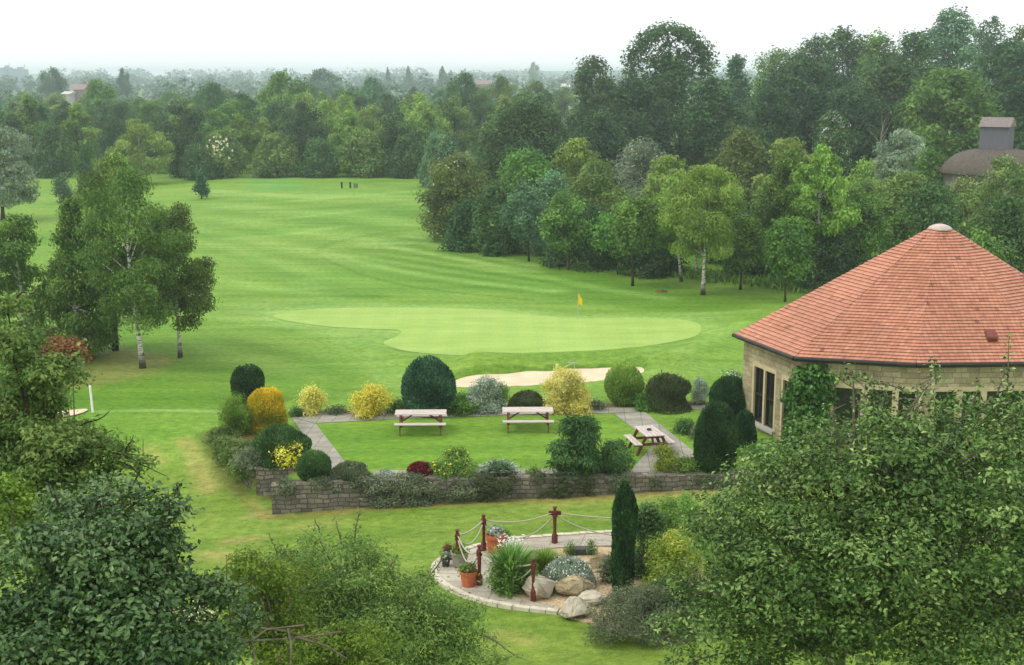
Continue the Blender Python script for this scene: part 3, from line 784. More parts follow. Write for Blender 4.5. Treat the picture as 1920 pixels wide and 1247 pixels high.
c0 = atY(1830,278,BY); c1 = atY(1905,278,BY); ct = atY(1868,236,BY).z-bz; ce = atY(1868,222,BY).z-bz
cw = (c1.x-c0.x); cxm = (c0.x+c1.x)/2-b0.x
mb = MB(); s = cw*.40; hb = ze+1.35
Mz = Matrix.Rotation(R(-32), 4, 'Z')
mb.box((cxm, 0, (hb+ct)/2), (s*2*.86, s*2*.8, ct-hb), 0, Mz); cup = mb.build('cupola', M_CUP, b0c)
mb = MB(); e = s*.95
vv = [Mz @ Vector(q) for q in ((-e,-e,0),(e,-e,0),(e,e,0),(-e,e,0),(-e,0,ce-ct+.15),(e,0,ce-ct+.15))]
mb.add([(q.x+cxm, q.y, q.z+ct-.05) for q in vv], [(0,1,5,4),(3,4,5,2),(0,4,3),(1,2,5),(0,3,2,1)]); mb.build('cupola_roof', M_PINKR, cup)
# ================================================================ picnic tables
def picnic_table(label, loc, rz, L=1.8):
    t = thing('picnic_table', label, 'picnic table', loc, rz, 'wooden picnic tables in the garden')
    H = .74
    mb = MB()
    for k in range(5): mb.box((0, (k-2)*.142, H-.02), (L, .126, .04))
    mb.build('tabletop', M_TOP, t, bevel=.006)
    for s in (-1, 1):
        mb = MB()
        for k in range(2): mb.box((0, s*(.53+k*.142), .43), (L, .126, .04))
        mb.build('seat', M_TOP, t, bevel=.006)
    ex = L/2-.2
    for sx in (-1, 1):
        for sy in (-1, 1):
            mb = MB(); mb.bar((sx*ex, sy*.27, H-.04), (sx*ex, sy*.60, 0), .045, .10); mb.build('leg', M_WOOD, t)
        mb = MB(); mb.bar((sx*(ex-.05), -.70, .365), (sx*(ex-.05), .70, .365), .045, .09); mb.build('seat_support', M_WOOD, t)
        mb = MB(); mb.bar((sx*(ex-.05), -.33, H-.085), (sx*(ex-.05), .33, H-.085), .045, .08); mb.build('top_support', M_WOOD, t)
        mb = MB(); mb.bar((sx*(ex-.08), 0, .40), (sx*.22, 0, H-.05), .07, .045); mb.build('brace', M_WOOD, t)
    return t
def table_at(label, pa, pb, rz=None, L=None, z=.72):
    a = G0(*pa, z); b = G0(*pb, z); a, b = Vector(a), Vector(b); m = (a+b)/2
    return picnic_table(label, (m.x, m.y, 0), math.atan2(b.y-a.y, b.x-a.x) if rz is None else rz, L or (b-a).length)
T1 = table_at('pale topped picnic table on the lawn in front of the large dark egg shaped shrub', (741,773.5), (837,773))
T2 = table_at('pale topped picnic table on the lawn in front of the bright yellow variegated shrub', (942,768.5), (1037,768))
T3 = table_at('picnic table seen end on, standing on the paved path with an ashtray on top', (1228,816.5), (1208,800.2), None, 1.35)
ash = MB(); ash.lathe([(.075,0),(.085,.01),(.085,.05),(.07,.052),(.062,.02),(.01,.015)], 16)
p = G0(1217, 806.5, .742); tag(ash.build('ashtray', plain('dark_ceramic', lin(70,50,46), lin(54,40,38), 9, .4, .5), None, (p[0], p[1], .742), smooth=False), 'small round dark ashtray on the table that stands on the path', 'ashtray')
# ================================================================ rope fence and posts of the rock garden
PZ = lambda px, py: G(px, py)
posts = [((858,1068), 992, 'maroon rope post beside the grey planter at the tip of the paved crescent'), ((907,1036), 964, 'maroon rope post just left of the large terracotta tub'),
         ((1040,1022), 949, 'maroon rope post with a cross shaped head at the back of the paving'), ((899,1101), 1021, 'maroon rope post beside the front terracotta tub'),
         ((1000,1129), 1046, 'maroon rope post in front of the pale boulder'), ((1321,1012), 944, 'maroon rope post half hidden by the large leafy tree')]
PT = []
for k, ((px, py), ty, lab) in enumerate(posts):
    g = G(px, py); h = atY(px, ty, g.y).z-g.z
    t = thing('rope_post', lab, 'post', tuple(g), R(20*k), 'maroon posts of the rope fence')
    mb = MB(); mb.box((0,0,h*.13), (.135,.135,h*.26)); mb.lathe([(.095,h*.26),(.06,h*.31),(.05,h*.36),(.058,h*.6),(.062,h*.70),(.05,h*.73)], 4); mb.box((0,0,h*.81), (.125,.125,h*.16), 0, None, .96)
    mb.build('shaft', M_POST, t, bevel=.008)
    mb = MB(); mb.lathe([(.03,h*.885),(.05,h*.905),(.03,h*.92),(.05,h*.94),(.066,h*.965),(.05,h*.99),(.01,h)], 12); mb.build('finial', M_POST, t, smooth=True)
    mb = MB()
    if k == 2:
        mb.box((0,0,h*.83), (.36,.07,.12), R(-40)); mb.box((0,0,h*.86), (.30,.06,.07), R(50)); mb.box((0,0,h*.76), (.30,.06,.07), R(50))
    else: mb.lathe([(.075,h*.80),(.082,h*.81),(.082,h*.84),(.075,h*.85)], 8)
    mb.build('rope_collar', M_POST, t)
    PT.append((g, h))
def rope(i, j, fa, fb, sag, label):
    (a, ha), (b, hb) = PT[i], PT[j]
    A = a+Vector((0,0,ha*fa)); B = b+Vector((0,0,hb*fb)); P = []
    d = (B-A).normalized(); A = A+d*.06; B = B-d*.06
    for k in range(19):
        t = k/18; q = A.lerp(B, t); q.z -= sag*4*t*(1-t); P.append(q)
    mb = MB(); mb.tube([q-A for q in P], .021, 6); tag(mb.build('rope', M_ROPE, None, A, smooth=True), label, 'rope', 'ropes slung between the maroon posts')
for i, j, s1, s2, nm in ((0,1,.08,.34,'between the planter post and the post by the large tub'), (1,2,.16,.55,'between the post by the large tub and the cross headed post'),
                         (2,5,.22,.66,'from the cross headed post away behind the dark cypress'), (0,3,.26,.46,'between the planter post and the post by the front tub'), (3,4,.18,.5,'between the two front posts over the leafy iris clump')):
    rope(i, j, .84, .84, s1, 'upper pale rope '+nm); rope(i, j, .74, .74, s2, 'lower slacker rope '+nm)
# paving crescent
cres = [G(*p) for p in ((1160,1001),(1100,1004),(1040,1008),(940,1018),(872,1034),(828,1052),(813,1072),(826,1094),(868,1118),(935,1137),(1046,1151),(1050,1143),(975,1127),(930,1108),(921,1088),(936,1062),(968,1044),(1030,1032),(1100,1028),(1165,1026))]
def slab(name, pts, top, th, mat):
    bm = bmesh.new(); vs = [bm.verts.new((p[0], p[1], float(terr(p[0], p[1]))+top)) for p in pts]
    f = bm.faces.new(vs); f.normal_update()
    if f.normal.z < 0: f.normal_flip()
    r = bmesh.ops.extrude_face_region(bm, geom=[f])
    for v in [e for e in r['geom'] if isinstance(e, bmesh.types.BMVert)]: v.co.z -= th
    bmesh.ops.recalc_face_normals(bm, faces=bm.faces[:]); bmesh.ops.triangulate(bm, faces=bm.faces[:])
    me = bpy.data.meshes.new(name); bm.to_mesh(me); bm.free(); return tag(link(name, me, mat), kind='structure')
outer = catmull([(p.x, p.y) for p in cres[:11]], 4, False); inner = catmull([(p.x, p.y) for p in cres[11:]], 4, False)
slab('paving', outer+inner, .07, .3, M_FLAG)
kb = MB(); rg = random.Random(3)
for i in range(0, len(outer)-1):
    a, b = Vector((*outer[i], 0)), Vector((*outer[i+1], 0))
    m = (a+b)/2; d = (b-a); L = d.length; a2 = a+d*.03; b2 = b-d*.03
    zt = float(terr(m.x, m.y))
    a2.z = b2.z = zt+.03+rg.uniform(-.008,.008); kb.bar(a2, b2, .17, .15)
tag(kb.build('kerb', plain('pale_edging_stone', lin(206,198,176), lin(176,168,148), 5, .85, .2, .4, .02)), kind='structure')
grav = catmull([tuple(G(*p)[:2]) for p in ((921,1088),(936,1062),(968,1044),(1040,1030),(1150,1028),(1270,1045),(1330,1085),(1320,1140),(1260,1205),(1170,1190),(1110,1172),(1046,1152),(975,1127),(930,1108))], 4)
slab('gravel_bed', grav, .035, .2, M_GRAVEL)
w_ = MB(); q = G(1090, 1040); w_.box((0,0,.12), (.62,.3,.20)); tag(w_.build('dark_stone_slab', plain('wet_slate', lin(58,62,62), lin(40,44,46), 5, .3, .5), None, tuple(q), bevel=.02), 'flat dark wet slate slab at the back of the rock garden', 'slab')
# ================================================================ boulders
def boulder(label, px, pyb, wpx, hpx, seed, mat, flat=.9, bury=.10):
    g = G(px, pyb); s = FPX/(g.y*CP+(HCAM-g.z)*SP); w = wpx/s/2; h = hpx/s/.97
    rng = np.random.RandomState(seed); bm = bmesh.new()
    for _ in range(15):
        u = unit(rng.randn(1, 3))[0]; bm.verts.new((u[0]*w, u[1]*w*flat, u[2]*h*.55+h*.42))
    r = bmesh.ops.convex_hull(bm, input=bm.verts[:]); bmesh.ops.delete(bm, geom=list({v for v in r['geom_interior'] if isinstance(v, bmesh.types.BMVert)}), context='VERTS')
    bmesh.ops.bevel(bm, geom=bm.edges[:], offset=w*.035, segments=1, affect='EDGES', clamp_overlap=True)
    bmesh.ops.triangulate(bm, faces=bm.faces[:]); bmesh.ops.subdivide_edges(bm, edges=bm.edges[:], cuts=2, use_grid_fill=True)
    for v in bm.verts:
        v.co += Vector(rng.randn(3))*w*.02+v.co.normalized()*w*.035*math.sin(v.co.x*9/w*.5+v.co.z*14+seed)
    xs_ = [v.co.x for v in bm.verts]; zs_ = [v.co.z for v in bm.verts]
    kx = 2*w/(max(xs_)-min(xs_)); kz = h/(max(zs_)-min(zs_)); zo = min(zs_)
    for v in bm.verts: v.co.x *= kx; v.co.z = (v.co.z-zo)*kz*1.08-bury
    me = bpy.data.meshes.new('boulder'); bm.to_mesh(me); bm.free()
    return tag(link('boulder', me, mat, None, tuple(g)), label, 'boulder', 'boulders of the rock garden')
boulder('tall pale boulder behind the front maroon post', 1012, 1120, 66, 52, 3, M_ROCKP)
boulder('biggest boulder, yellowish brown, under the white flowered mound', 1077, 1113, 78, 42, 8, M_ROCK)
boulder('pale angular boulder at the front edge of the gravel', 1079, 1156, 64, 44, 5, M_ROCKP)
boulder('low pale boulder half sunk in gravel between the two biggest', 1112, 1132, 60, 26, 12, M_ROCKP)
boulder('rounded brownish boulder left of the dark cypress at the back', 1130, 1068, 48, 36, 21, M_ROCK)
boulder('small round pale stone beside the dark slate slab', 1103, 1058, 20, 16, 4, M_ROCKP)
boulder('small flat stone in front of the rounded brownish boulder', 1120, 1072, 30, 12, 6, M_ROCK)
boulder('small pale stone poking out of the spreading dark juniper', 1153, 1160, 26, 20, 9, M_ROCKP)
# ================================================================ pots
def pot(label, px, pyb, wpx, hpx, mat, prof, rim=True, soil=True):
    g = G(px, pyb); g.z += .07; s = FPX/(g.y*CP+(HCAM-g.z)*SP); w = wpx/s/2; h = hpx/s/.97
    t = thing('plant_pot', label, 'plant pot', tuple(g), 0, None)
    mb = MB(); mb.lathe([(w*a, h*b) for a, b in prof], 24); mb.build('tub', mat, t, smooth=False)
    mb = MB(); mb.lathe([(w*.8, h*.86), (w*.8, h*.90)], 18); mb.build('soil', M_SOIL, t)
    return t, w, h
TUB = [(.72,0),(.76,.05),(.92,.78),(1.0,.80),(1.0,1.0),(.93,1.0),(.86,.9),(.3,.88)]
POTS = [pot('large terracotta tub with white flowers beside the second post', 929, 1038, 38, 34, M_TERRA, TUB),
        pot('terracotta tub at the front edge of the paved crescent', 879, 1102, 34, 29, M_TERRA, TUB),
        pot('small reddish pot tucked behind the large terracotta tub', 946, 1028, 18, 20, plain('red_clay', lin(150,70,54), lin(124,54,44), 6), TUB),
        pot('wide grey planter with red flowers behind the first post', 862, 1066, 34, 28, M_GREYP, [(.62,0),(.7,.1),(.95,.8),(1,.86),(1,1),(.9,1),(.8,.9),(.3,.88)]),
        pot('small black pot at the left edge of the paved crescent', 836, 1066, 18, 18, M_BLACKP, [(.7,0),(.95,.85),(1,.86),(1,1),(.9,1),(.8,.9),(.3,.88)]),
        pot('small dark bowl pot behind the black pot', 842, 1052, 22, 16, M_BLACKP, [(.6,0),(.95,.8),(1,.86),(1,1),(.9,1),(.8,.9),(.3,.88)])]
# ================================================================ golf things
g = G(1083, 600); h = atY(1083, 550, g.y).z-g.z
fl_ = thing('golf_flag', 'small yellow flag on a thin stick at the back of the green', 'golf flag', tuple(g))
mb = MB(); mb.tube([(0,0,0),(0,0,h)], .014, 6); mb.build('flagstick', M_METAL, fl_)
V = []; F = []
for i in range(9):
    for j in range(4):
        u = i/8; V.append((.02+.20*u+.03*math.sin(u*7), .05*math.sin(u*6+j*.5), h-.03-j*.2*(1-.35*u)-.30*u*u))
for i in range(8):
    for j in range(3): F.append((i*4+j, i*4+j+1, i*4+j+5, i*4+j+4))
me = bpy.data.meshes.new('flag'); me.from_pydata(V, [], F); fo = link('flag', me, M_YEL, fl_)
fo.modifiers.new('thick', 'SOLIDIFY').thickness = .006
g = G(174, 773); h = atY(172, 723, g.y).z-g.z
mb = MB(); mb.tube([(0,0,0),(-.045,0,h*.98),(-.045,0,h)], [.045,.045,.03], 10); tag(mb.build('marker_post', M_WHITE, None, tuple(g), smooth=False), 'white marker post leaning slightly on the grass at the left', 'post')
for px, lab in ((641,'left hand dark tee marker post on the far fairway'), (657,'right hand dark tee marker post on the far fairway')):
    g = G(px, 353); mb = MB(); mb.box((0,0,.32), (.20,.12,.64)); mb.box((0,0,.66), (.24,.16,.05)); tag(mb.build('tee_marker', M_FRAME, None, tuple(g)), lab, 'tee marker', 'tee markers on the far fairway')
g = G(667, 352.5); mb = MB(); mb.box((0,0,.28), (.5,.1,.5)); mb.box((-.2,0,.02), (.05,.08,.1)); mb.box((.2,0,.02), (.05,.08,.1)); tag(mb.build('tee_sign', plain('grey_green_board', lin(112,128,104), lin(98,114,90), 6), None, tuple(g)), 'low grey green board beside the tee markers', 'sign')
g = G(1240, 547)
rng = np.random.RandomState(2); mb = MB(); mb.lathe([(.42,-.02),(.36,.05),(.2,.10),(.03,.12)], 12); tag(mb.build('molehill', M_SOIL, None, tuple(g)), 'small heap of dark earth on the grass under the trees', 'molehill')
g = atY(1062, 700, 56.2); r0_ = G(1080, 712)
rk = thing('bunker_rake', 'thin grey rake propped on the back lip of the bunker', 'rake', (r0_.x, r0_.y, r0_.z))
A = Vector((0,0,.05)); B = atY(1076, 680, r0_.y+.2)-r0_; Cc = atY(1048, 694, r0_.y-.1)-r0_
mb = MB(); mb.tube([Cc, B], .02, 6); mb.build('handle', M_METAL, rk); mb = MB(); mb.tube([A, B], .018, 6); mb.bar(B-Vector((.25,0,0)), B+Vector((.25,0,0)), .03, .04); mb.build('rake_head', M_METAL, rk)
# ================================================================ vegetation
def scale_at(p):                                     # photo pixels per metre at a point
    return FPX/(p[1]*CP+(HCAM-p[2])*SP)
def zfor(py, Y): return atY(CX, py, Y).z
def parts_mesh(name, chunks, mat, parent=None, loc=None):
    Vs = []; Fs = []; Ts = []; o = 0
    for V, F, T in chunks:
        Vs.append(V); Fs.append(F+o); Ts.append(T); o += len(V)
    return link(name, npmesh(name, np.concatenate(Vs), np.concatenate(Fs), np.concatenate(Ts)), mat, parent, loc)
def make_tree(name, label, cat, base, H, W, prof='round', leaf='mid', n=9000, size=.16, zb=.25, M=40, br=.34, flat=.58, droop=0, sprig=.22, per=6,
              bark=None, r0=None, lean=(0,0), seed=1, group=None, limbs=10, up=.5, aspect=.55, trunk_top=.85, extra=None, inner=.5):
    rng = np.random.RandomState(seed)
    t = thing(name, label, cat, tuple(base), 0, group)
    Cn, Rd = crown_blobs(rng, H*zb, H, W/2, prof, M, br, flat)
    lx, ly = lean
    Cn[:, 0] += lx*np.clip(Cn[:, 2]/H, 0, 1); Cn[:, 1] += ly*np.clip(Cn[:, 2]/H, 0, 1)
    if extra: Cn, Rd = extra(rng, Cn, Rd)
    V, F, T = scatter(rng, Cn, Rd, n, size, per, sprig, droop, up, aspect, inner=inner)
    if r0 is None: r0 = .018*H+.02
    idx = rng.choice(len(Cn), min(limbs, len(Cn)), replace=False)
    mb = limb_mesh(random.Random(seed), (0,0,-.1), (lx*trunk_top, ly*trunk_top, H*trunk_top), r0, [Cn[i] for i in idx])
    mb.build('trunk', bark or M_BARK, t, smooth=True)
    parts_mesh('crown', [(V, F, T)], LM[leaf], t)
    return t
def tree_px(name, label, cat, base, top, width, cx=None, **k):
    """tree whose foot stands at photo point base; top row and crown width in photo pixels"""
    g = G(*base); s = scale_at(g); H = zfor(top, g.y)-g.z; W = width/s
    if cx is not None: k['lean'] = ((cx-base[0])/s, 0)
    return make_tree(name, label, cat, g, H, W, **k)
sd_ = [100]
def nseed(): sd_[0] += 7; return sd_[0]
# ---- the birches at the left of the fairway
tree_px('birch_tree', 'tall birch whose white trunk with a dark foot stands nearest on the left rough', 'tree', (268,690), 312, 225, 252, prof='round', leaf='birchmid', n=27000, size=.13, zb=.25, M=60, br=.26, droop=.45, bark=M_BIRCH, r0=.115, seed=11, limbs=16, up=.2, trunk_top=.9)
tree_px('birch_tree', 'rounded birch with a white trunk bending left, rightmost of the left birch clump', 'tree', (338,670), 380, 160, 342, prof='round', leaf='birchmid', n=22000, size=.13, zb=.24, M=46, br=.28, droop=.45, bark=M_BIRCH, r0=.09, seed=12, limbs=12, up=.2)
tree_px('birch_tree', 'dark conical birch with foliage hanging almost to the ground, behind the reddish tipped tree', 'tree', (150,672), 370, 205, 150, prof='cone', leaf='birchdark', n=30000, size=.14, zb=.05, M=70, br=.26, droop=.5, bark=M_BIRCH, r0=.13, seed=13, limbs=14, up=.2, trunk_top=.93)
tree_px('birch_tree', 'olive topped birch with a short dark trunk between the conical and the white trunked birch', 'tree', (216,657), 285, 205, 232, prof='round', leaf='birchmid', n=20000, size=.13, zb=.16, M=50, br=.26, droop=.45, bark=M_BARK, r0=.12, seed=14, limbs=12, up=.2)
tree_px('birch_tree', 'birch at the left edge of the picture with a bare pale upper stem', 'tree', (48,668), 398, 160, 40, prof='round', leaf='birchdark', n=16000, size=.14, zb=.2, M=36, br=.3, droop=.4, bark=M_BIRCH, r0=.11, seed=15, limbs=10, up=.2)
tree_px('birch_tree', 'olive birch with a thin white stem standing near the far end of the fairway', 'tree', (277,345), 222, 128, 262, prof='birch', leaf='olive', n=12000, size=.26, zb=.2, M=44, br=.27, droop=.5, sprig=.3, bark=M_BIRCH, r0=.13, seed=16, limbs=10, up=.2)
tree_px('birch_tree', 'low olive birch in front of the thin white stemmed one, behind the left clump', 'tree', (225,420), 285, 115, 225, prof='birch', leaf='birch', n=10000, size=.2, zb=.12, M=36, br=.3, droop=.4, sprig=.25, bark=M_BIRCH, r0=.1, seed=17, limbs=8, up=.2)
tree_px('small_tree', 'small dark pointed oval tree on the grass near the far belt', 'tree', (165,365), 276, 58, 165, prof='cone', leaf='dark', n=7000, size=.2, zb=.05, M=34, br=.36, seed=18, sprig=.2)
tree_px('willow_tree', 'silvery grey willow cut by the left edge on the far fairway', 'tree', (6,414), 236, 165, 10, prof='round', leaf='silver', n=16000, size=.24, zb=.2, M=50, br=.28, droop=.35, sprig=.28, seed=19, limbs=12)
tree_px('small_tree', 'small bluish bush on the grass beside the silvery willow', 'bush', (120,380), 330, 36, 118, prof='round', leaf='blue', n=2500, size=.2, zb=.05, M=14, br=.4, seed=20)
tree_px('pine_tree', 'tiny young pine alone on the open fairway', 'pine', (378,373), 320, 30, 378, prof='cone', leaf='thujablue', n=2600, size=.2, zb=.15, M=22, br=.3, seed=21, up=.1)
# ---- young trees and birches down the right side of the fairway
kw = dict(sprig=.2, bark=M_BARK)
tree_px('young_tree', 'slim young grey green tree, leftmost of the row beside the green', 'tree', (992,490), 345, 92, 980, prof='birch', leaf='blue', n=8000, size=.2, zb=.26, M=30, br=.3, seed=31, r0=.07, **kw)
tree_px('young_tree', 'young dark green tree second from the left in the row, pale trunk', 'tree', (1065,506), 368, 92, 1056, prof='round', leaf='mid', n=8000, size=.2, zb=.32, M=30, br=.32, seed=32, r0=.08, sprig=.2, bark=M_TWIG)
tree_px('young_tree', 'young bright leaved tree with a thin leaning stem in the right row', 'tree', (1159,514), 408, 82, 1140, prof='round', leaf='bright', n=6500, size=.2, zb=.38, M=24, br=.34, seed=33, r0=.05, **kw)
tree_px('young_tree', 'young tree with a straight dark trunk, nearest of those behind the yellow flag', 'tree', (1186,536), 376, 108, 1190, prof='round', leaf='mid', n=10000, size=.2, zb=.42, M=36, br=.3, seed=34, r0=.08, **kw)
tree_px('birch_tree', 'slim birch with a grey leaning trunk left of the big birch', 'tree', (1278,528), 330, 110, 1255, prof='birch', leaf='olive', n=12000, size=.18, zb=.33, M=40, br=.28, droop=.4, seed=35, r0=.09, bark=M_BIRCH, up=.2)
tree_px('birch_tree', 'pale trunked birch just behind the biggest birch of the right row', 'tree', (1307,520), 335, 100, 1300, prof='birch', leaf='birch', n=9000, size=.18, zb=.33, M=30, br=.3, droop=.4, seed=36, r0=.1, bark=M_BIRCH, up=.2)
tree_px('birch_tree', 'biggest birch of the right row, olive crown over a leaning white trunk', 'tree', (1318,553), 306, 185, 1318, prof='round', leaf='olive', n=30000, size=.15, zb=.33, M=64, br=.25, droop=.45, seed=37, r0=.12, bark=M_BIRCH, limbs=16, up=.2)
tree_px('young_tree', 'young forked tree with bright leaves right of the biggest birch', 'tree', (1388,543), 412, 88, 1392, prof='round', leaf='bright', n=9000, size=.19, zb=.36, M=30, br=.32, seed=38, r0=.07, **kw)
tree_px('young_tree', 'young round headed tree with dark stem, nearest to the roof', 'tree', (1472,566), 418, 92, 1470, prof='round', leaf='bright', n=11000, size=.19, zb=.33, M=34, br=.32, seed=39, r0=.06, **kw)
tree_px('birch_tree', 'tall airy olive birch behind the young round headed tree', 'tree', (1491,532), 278, 150, 1470, prof='birch', leaf='birchdark', n=22000, size=.2, zb=.15, M=60, br=.24, droop=.5, seed=40, r0=.12, bark=M_BIRCH, limbs=14, up=.2)
tree_px('birch_tree', 'tall olive birch with twin stems rising behind the left slope of the roof', 'tree', (1535,540), 268, 150, 1530, prof='birch', leaf='birch', n=22000, size=.2, zb=.2, M=60, br=.24, droop=.5, seed=41, r0=.12, bark=M_BIRCH, limbs=14, up=.2)
tree_px('leafy_tree', 'bushy fresh green tree just behind the roof slope', 'tree', (1590,530), 358, 140, 1590, prof='round', leaf='bright', n=15000, size=.2, zb=.1, M=46, br=.32, seed=42, limbs=8)
tree_px('leafy_tree', 'small fresh green tree showing above the roof left of its peak', 'tree', (1682,500), 402, 70, 1682, prof='round', leaf='bright', n=6000, size=.2, zb=.2, M=24, br=.35, seed=43, limbs=8)
# ---- shrub thickets (broad bushes that reach the ground)
def bush_px(label, cx, Y, top, width, leaf, n=9000, size=.24, prof='dome', base=None, name='wild_shrub', cat='shrub', group=None, M=40, br=.34, flowers=0, fm='flowercream', seed=None, droop=0, flat=.6, inner=.5):
    seed = seed or nseed(); rng = np.random.RandomState(seed)
    a = atY(cx, 300, Y); zb = float(terr(a.x, Y)); s = FPX/(Y*CP+(HCAM-zb)*SP)
    H = zfor(top, Y)-zb; W = width/s
    t = thing(name, label, cat, (a.x, Y, zb), 0, group)
    Cn, Rd = crown_blobs(rng, 0, H, W/2, prof, M, br, flat)
    ch = scatter(rng, Cn, Rd, n, size, 6, size*1.1, droop, .5, inner=inner)
    mb = limb_mesh(random.Random(seed), (0,0,-.1), (0,0,H*.6), .03*H, [Cn[i] for i in rng.choice(len(Cn), 7)], rl=.3)
    mb.build('trunk', M_BARK, t, smooth=True)
    parts_mesh('crown', [ch], LM[leaf], t)
    if flowers:
        i = rng.randint(0, len(Cn), flowers); u = rng.randn(flowers, 3); u[:, 2] += .6; u[:, 1] -= .4; u = unit(u)
        P = np.repeat(Cn[i]+u*Rd[i]*1.05, 3, 0)+rng.randn(flowers*3, 3)*.12
        V, F = leaves(P, np.repeat(u, 3, 0)+rng.randn(flowers*3, 3)*.3, rng.uniform(.10,.24,flowers*3), .9, None, rng)
        parts_mesh('blossom', [(V, F, rng.rand(flowers*3))], LM[fm], t)
    return t
GR = 'thicket along the right of the fairway'
B = bush_px
B('broad brownish hawthorn bulging over the fairway at the left end of the thicket', 850, 103, 296, 140, 'hawthorn', 15000, .24, 'round', flowers=40, group=GR)
B('dark bush with pale flowers tucked behind the hawthorn bulge', 838, 122, 262, 80, 'blue', 6000, .3, flowers=60, group=GR)
B('low dark hawthorn skirt under the bulging bush', 880, 97, 378, 110, 'deep', 8000, .22, group=GR)
B('lively green maple like bush in the middle of the thicket', 985, 100, 288, 130, 'bright', 13000, .26, 'round', group=GR)
B('dark mid green bush below the lively green one', 935, 95, 345, 120, 'dark', 10000, .22, group=GR)
B('olive willow bush with upright twigs beside the lively green one', 1080, 104, 258, 140, 'olive', 13000, .24, 'round', group=GR, droop=.3)
B('greyish green bush under the olive willow', 1040, 94, 330, 120, 'blue', 10000, .22, group=GR)
B('wide olive brown hawthorn in the centre right of the thicket', 1125, 97, 305, 140, 'hawthorn', 12000, .22, 'round', group=GR)
B('pale grey bush with thin flowering tips at the top of the thicket', 1200, 112, 268, 130, 'silver', 9000, .26, 'round', group=GR, flowers=40)
B('dense dark bush in the hollow behind the young trees', 1110, 88, 392, 190, 'deep', 11000, .2, group=GR)
B('low dark green bush behind the leaning thin stemmed tree', 1225, 84, 432, 130, 'deep', 8000, .2, group=GR)
B('yellow green sallow behind the biggest birch', 1255, 98, 290, 130, 'olive', 11000, .24, 'round', group=GR, droop=.3)
B('mid green bush filling the gap right of the biggest birch', 1360, 90, 345, 130, 'deep', 9000, .22, 'round', group=GR)
B('shady bush behind the young forked tree', 1420, 84, 405, 150, 'deep', 9000, .2, group=GR)
B('fresh olive bush standing out in front of the dark wood', 1385, 112, 246, 120, 'hawthorn', 11000, .28, 'round', group=GR)
B('olive yellow bush above the tall airy birches', 1480, 108, 258, 130, 'olive', 11000, .28, 'round', group=GR, droop=.3)
B('shady dark bush just left of the roof edge', 1560, 78, 430, 150, 'deep', 9000, .2, group=GR)
B('white flowered elder bush in front of the dark wood', 1560, 118, 212, 80, 'dark', 8000, .3, 'round', flowers=330, fm='flowerwhite', group=GR)
B('rounded silvery bush left of the barn', 1690, 116, 240, 125, 'silver', 13000, .26, 'round', group=GR, droop=.3)
B('fresh green bush low beside the silvery round bush', 1745, 106, 285, 70, 'bright', 6000, .26, group=GR)
B('brownish hawthorn in front of the barn wall', 1700, 90, 330, 150, 'hawthorn', 12000, .24, 'round', group=GR)
B('dark hawthorn thicket between the roof peak and the barn', 1755, 84, 345, 110, 'dark', 9000, .22, 'round', group=GR)
B('olive bush overlapping the lower edge of the domed barn roof', 1880, 86, 300, 150, 'hawthorn', 12000, .22, 'round', group=GR)
B('mid green bush hiding the foot of the barn wall', 1805, 92, 338, 90, 'hawthorn', 7000, .22, 'round', group=GR)
B('dark tree like bush at the right edge below the barn', 1895, 68, 372, 150, 'dark', 12000, .2, 'round', group=GR)
B('mid green bush behind the roof on the right', 1850, 64, 440, 150, 'mid', 8000, .2, group=GR)
B('low grassy bush beside the pale strip of rough', 1625, 100, 300, 90, 'olive', 5000, .22, group=GR)
B('brown tipped bush behind the fresh green tree', 1630, 92, 345, 120, 'hawthorn', 9000, .22, group=GR)
# dead branches
g = atY(1640, 300, 122); zt = float(terr(g.x, 122))
t = thing('dead_tree', 'bare grey dead tree among the bushes left of the silvery bush', 'tree', (g.x, 122, zt))
rr_ = random.Random(4); Ht = zfor(196, 122)-zt
limb_mesh(rr_, (0,0,-.1), (.3,0,Ht*.8), .14, [(rr_.uniform(-1.6,1.6), rr_.uniform(-1,1), Ht*rr_.uniform(.7,1)) for _ in range(14)], rl=.25).build('trunk', plain('dead_wood', lin(150,140,124), lin(116,106,94), 5), t, smooth=True)
# ---- the big trees of the wood on the right
def big(label, cx, Y, top, width, leaf, n=16000, zbp=None, prof='round', size=.42, M=60, br=.28, name='woodland_tree', extra=None, flat=.6, lean=0, inner=.55, up=.6):
    a = atY(cx, 300, Y); zb = float(terr(a.x, Y)); s = FPX/Y
    return make_tree(name, label, 'tree', (a.x, Y, zb), zfor(top, Y)-zb, width/s, prof=prof, leaf=leaf, n=n, size=size, zb=.06 if zbp is None else zbp, M=M, br=br, seed=nseed(), group='big trees of the wood on the right', limbs=16, sprig=.4, extra=extra, flat=flat, inner=inner, up=up)
def arch(rng, Cn, Rd):
    """airy top: an umbrella of twigs with sky showing under it"""
    H = 20.0
    ang = np.linspace(-.05, math.pi*1.02, 34); c = []; r = []
    for a in ang:
        for d in range(2): q = rng.uniform(.6,1.15); c.append((-1.7+4.7*math.cos(a)*rng.uniform(.9,1.03), rng.uniform(-2.2,2.2), 13.3+4.7*math.sin(a)*rng.uniform(.90,1.0))); r.append((q,q,q*.55))
    for _ in range(58):
        a = rng.uniform(.1,3.0); k = rng.uniform(.2,.8); q = rng.uniform(.5,.95); c.append((-1.2+4.4*k*math.cos(a), rng.uniform(-2,2), 13.0+4.2*k*math.sin(a))); r.append((q,q,q*.5))
    return np.concatenate([Cn, np.array(c)]), np.concatenate([Rd, np.array(r)])
big('rounded dark tree standing alone at the left end of the big wood', 1110, 165, 112, 112, 'dark', 13000)
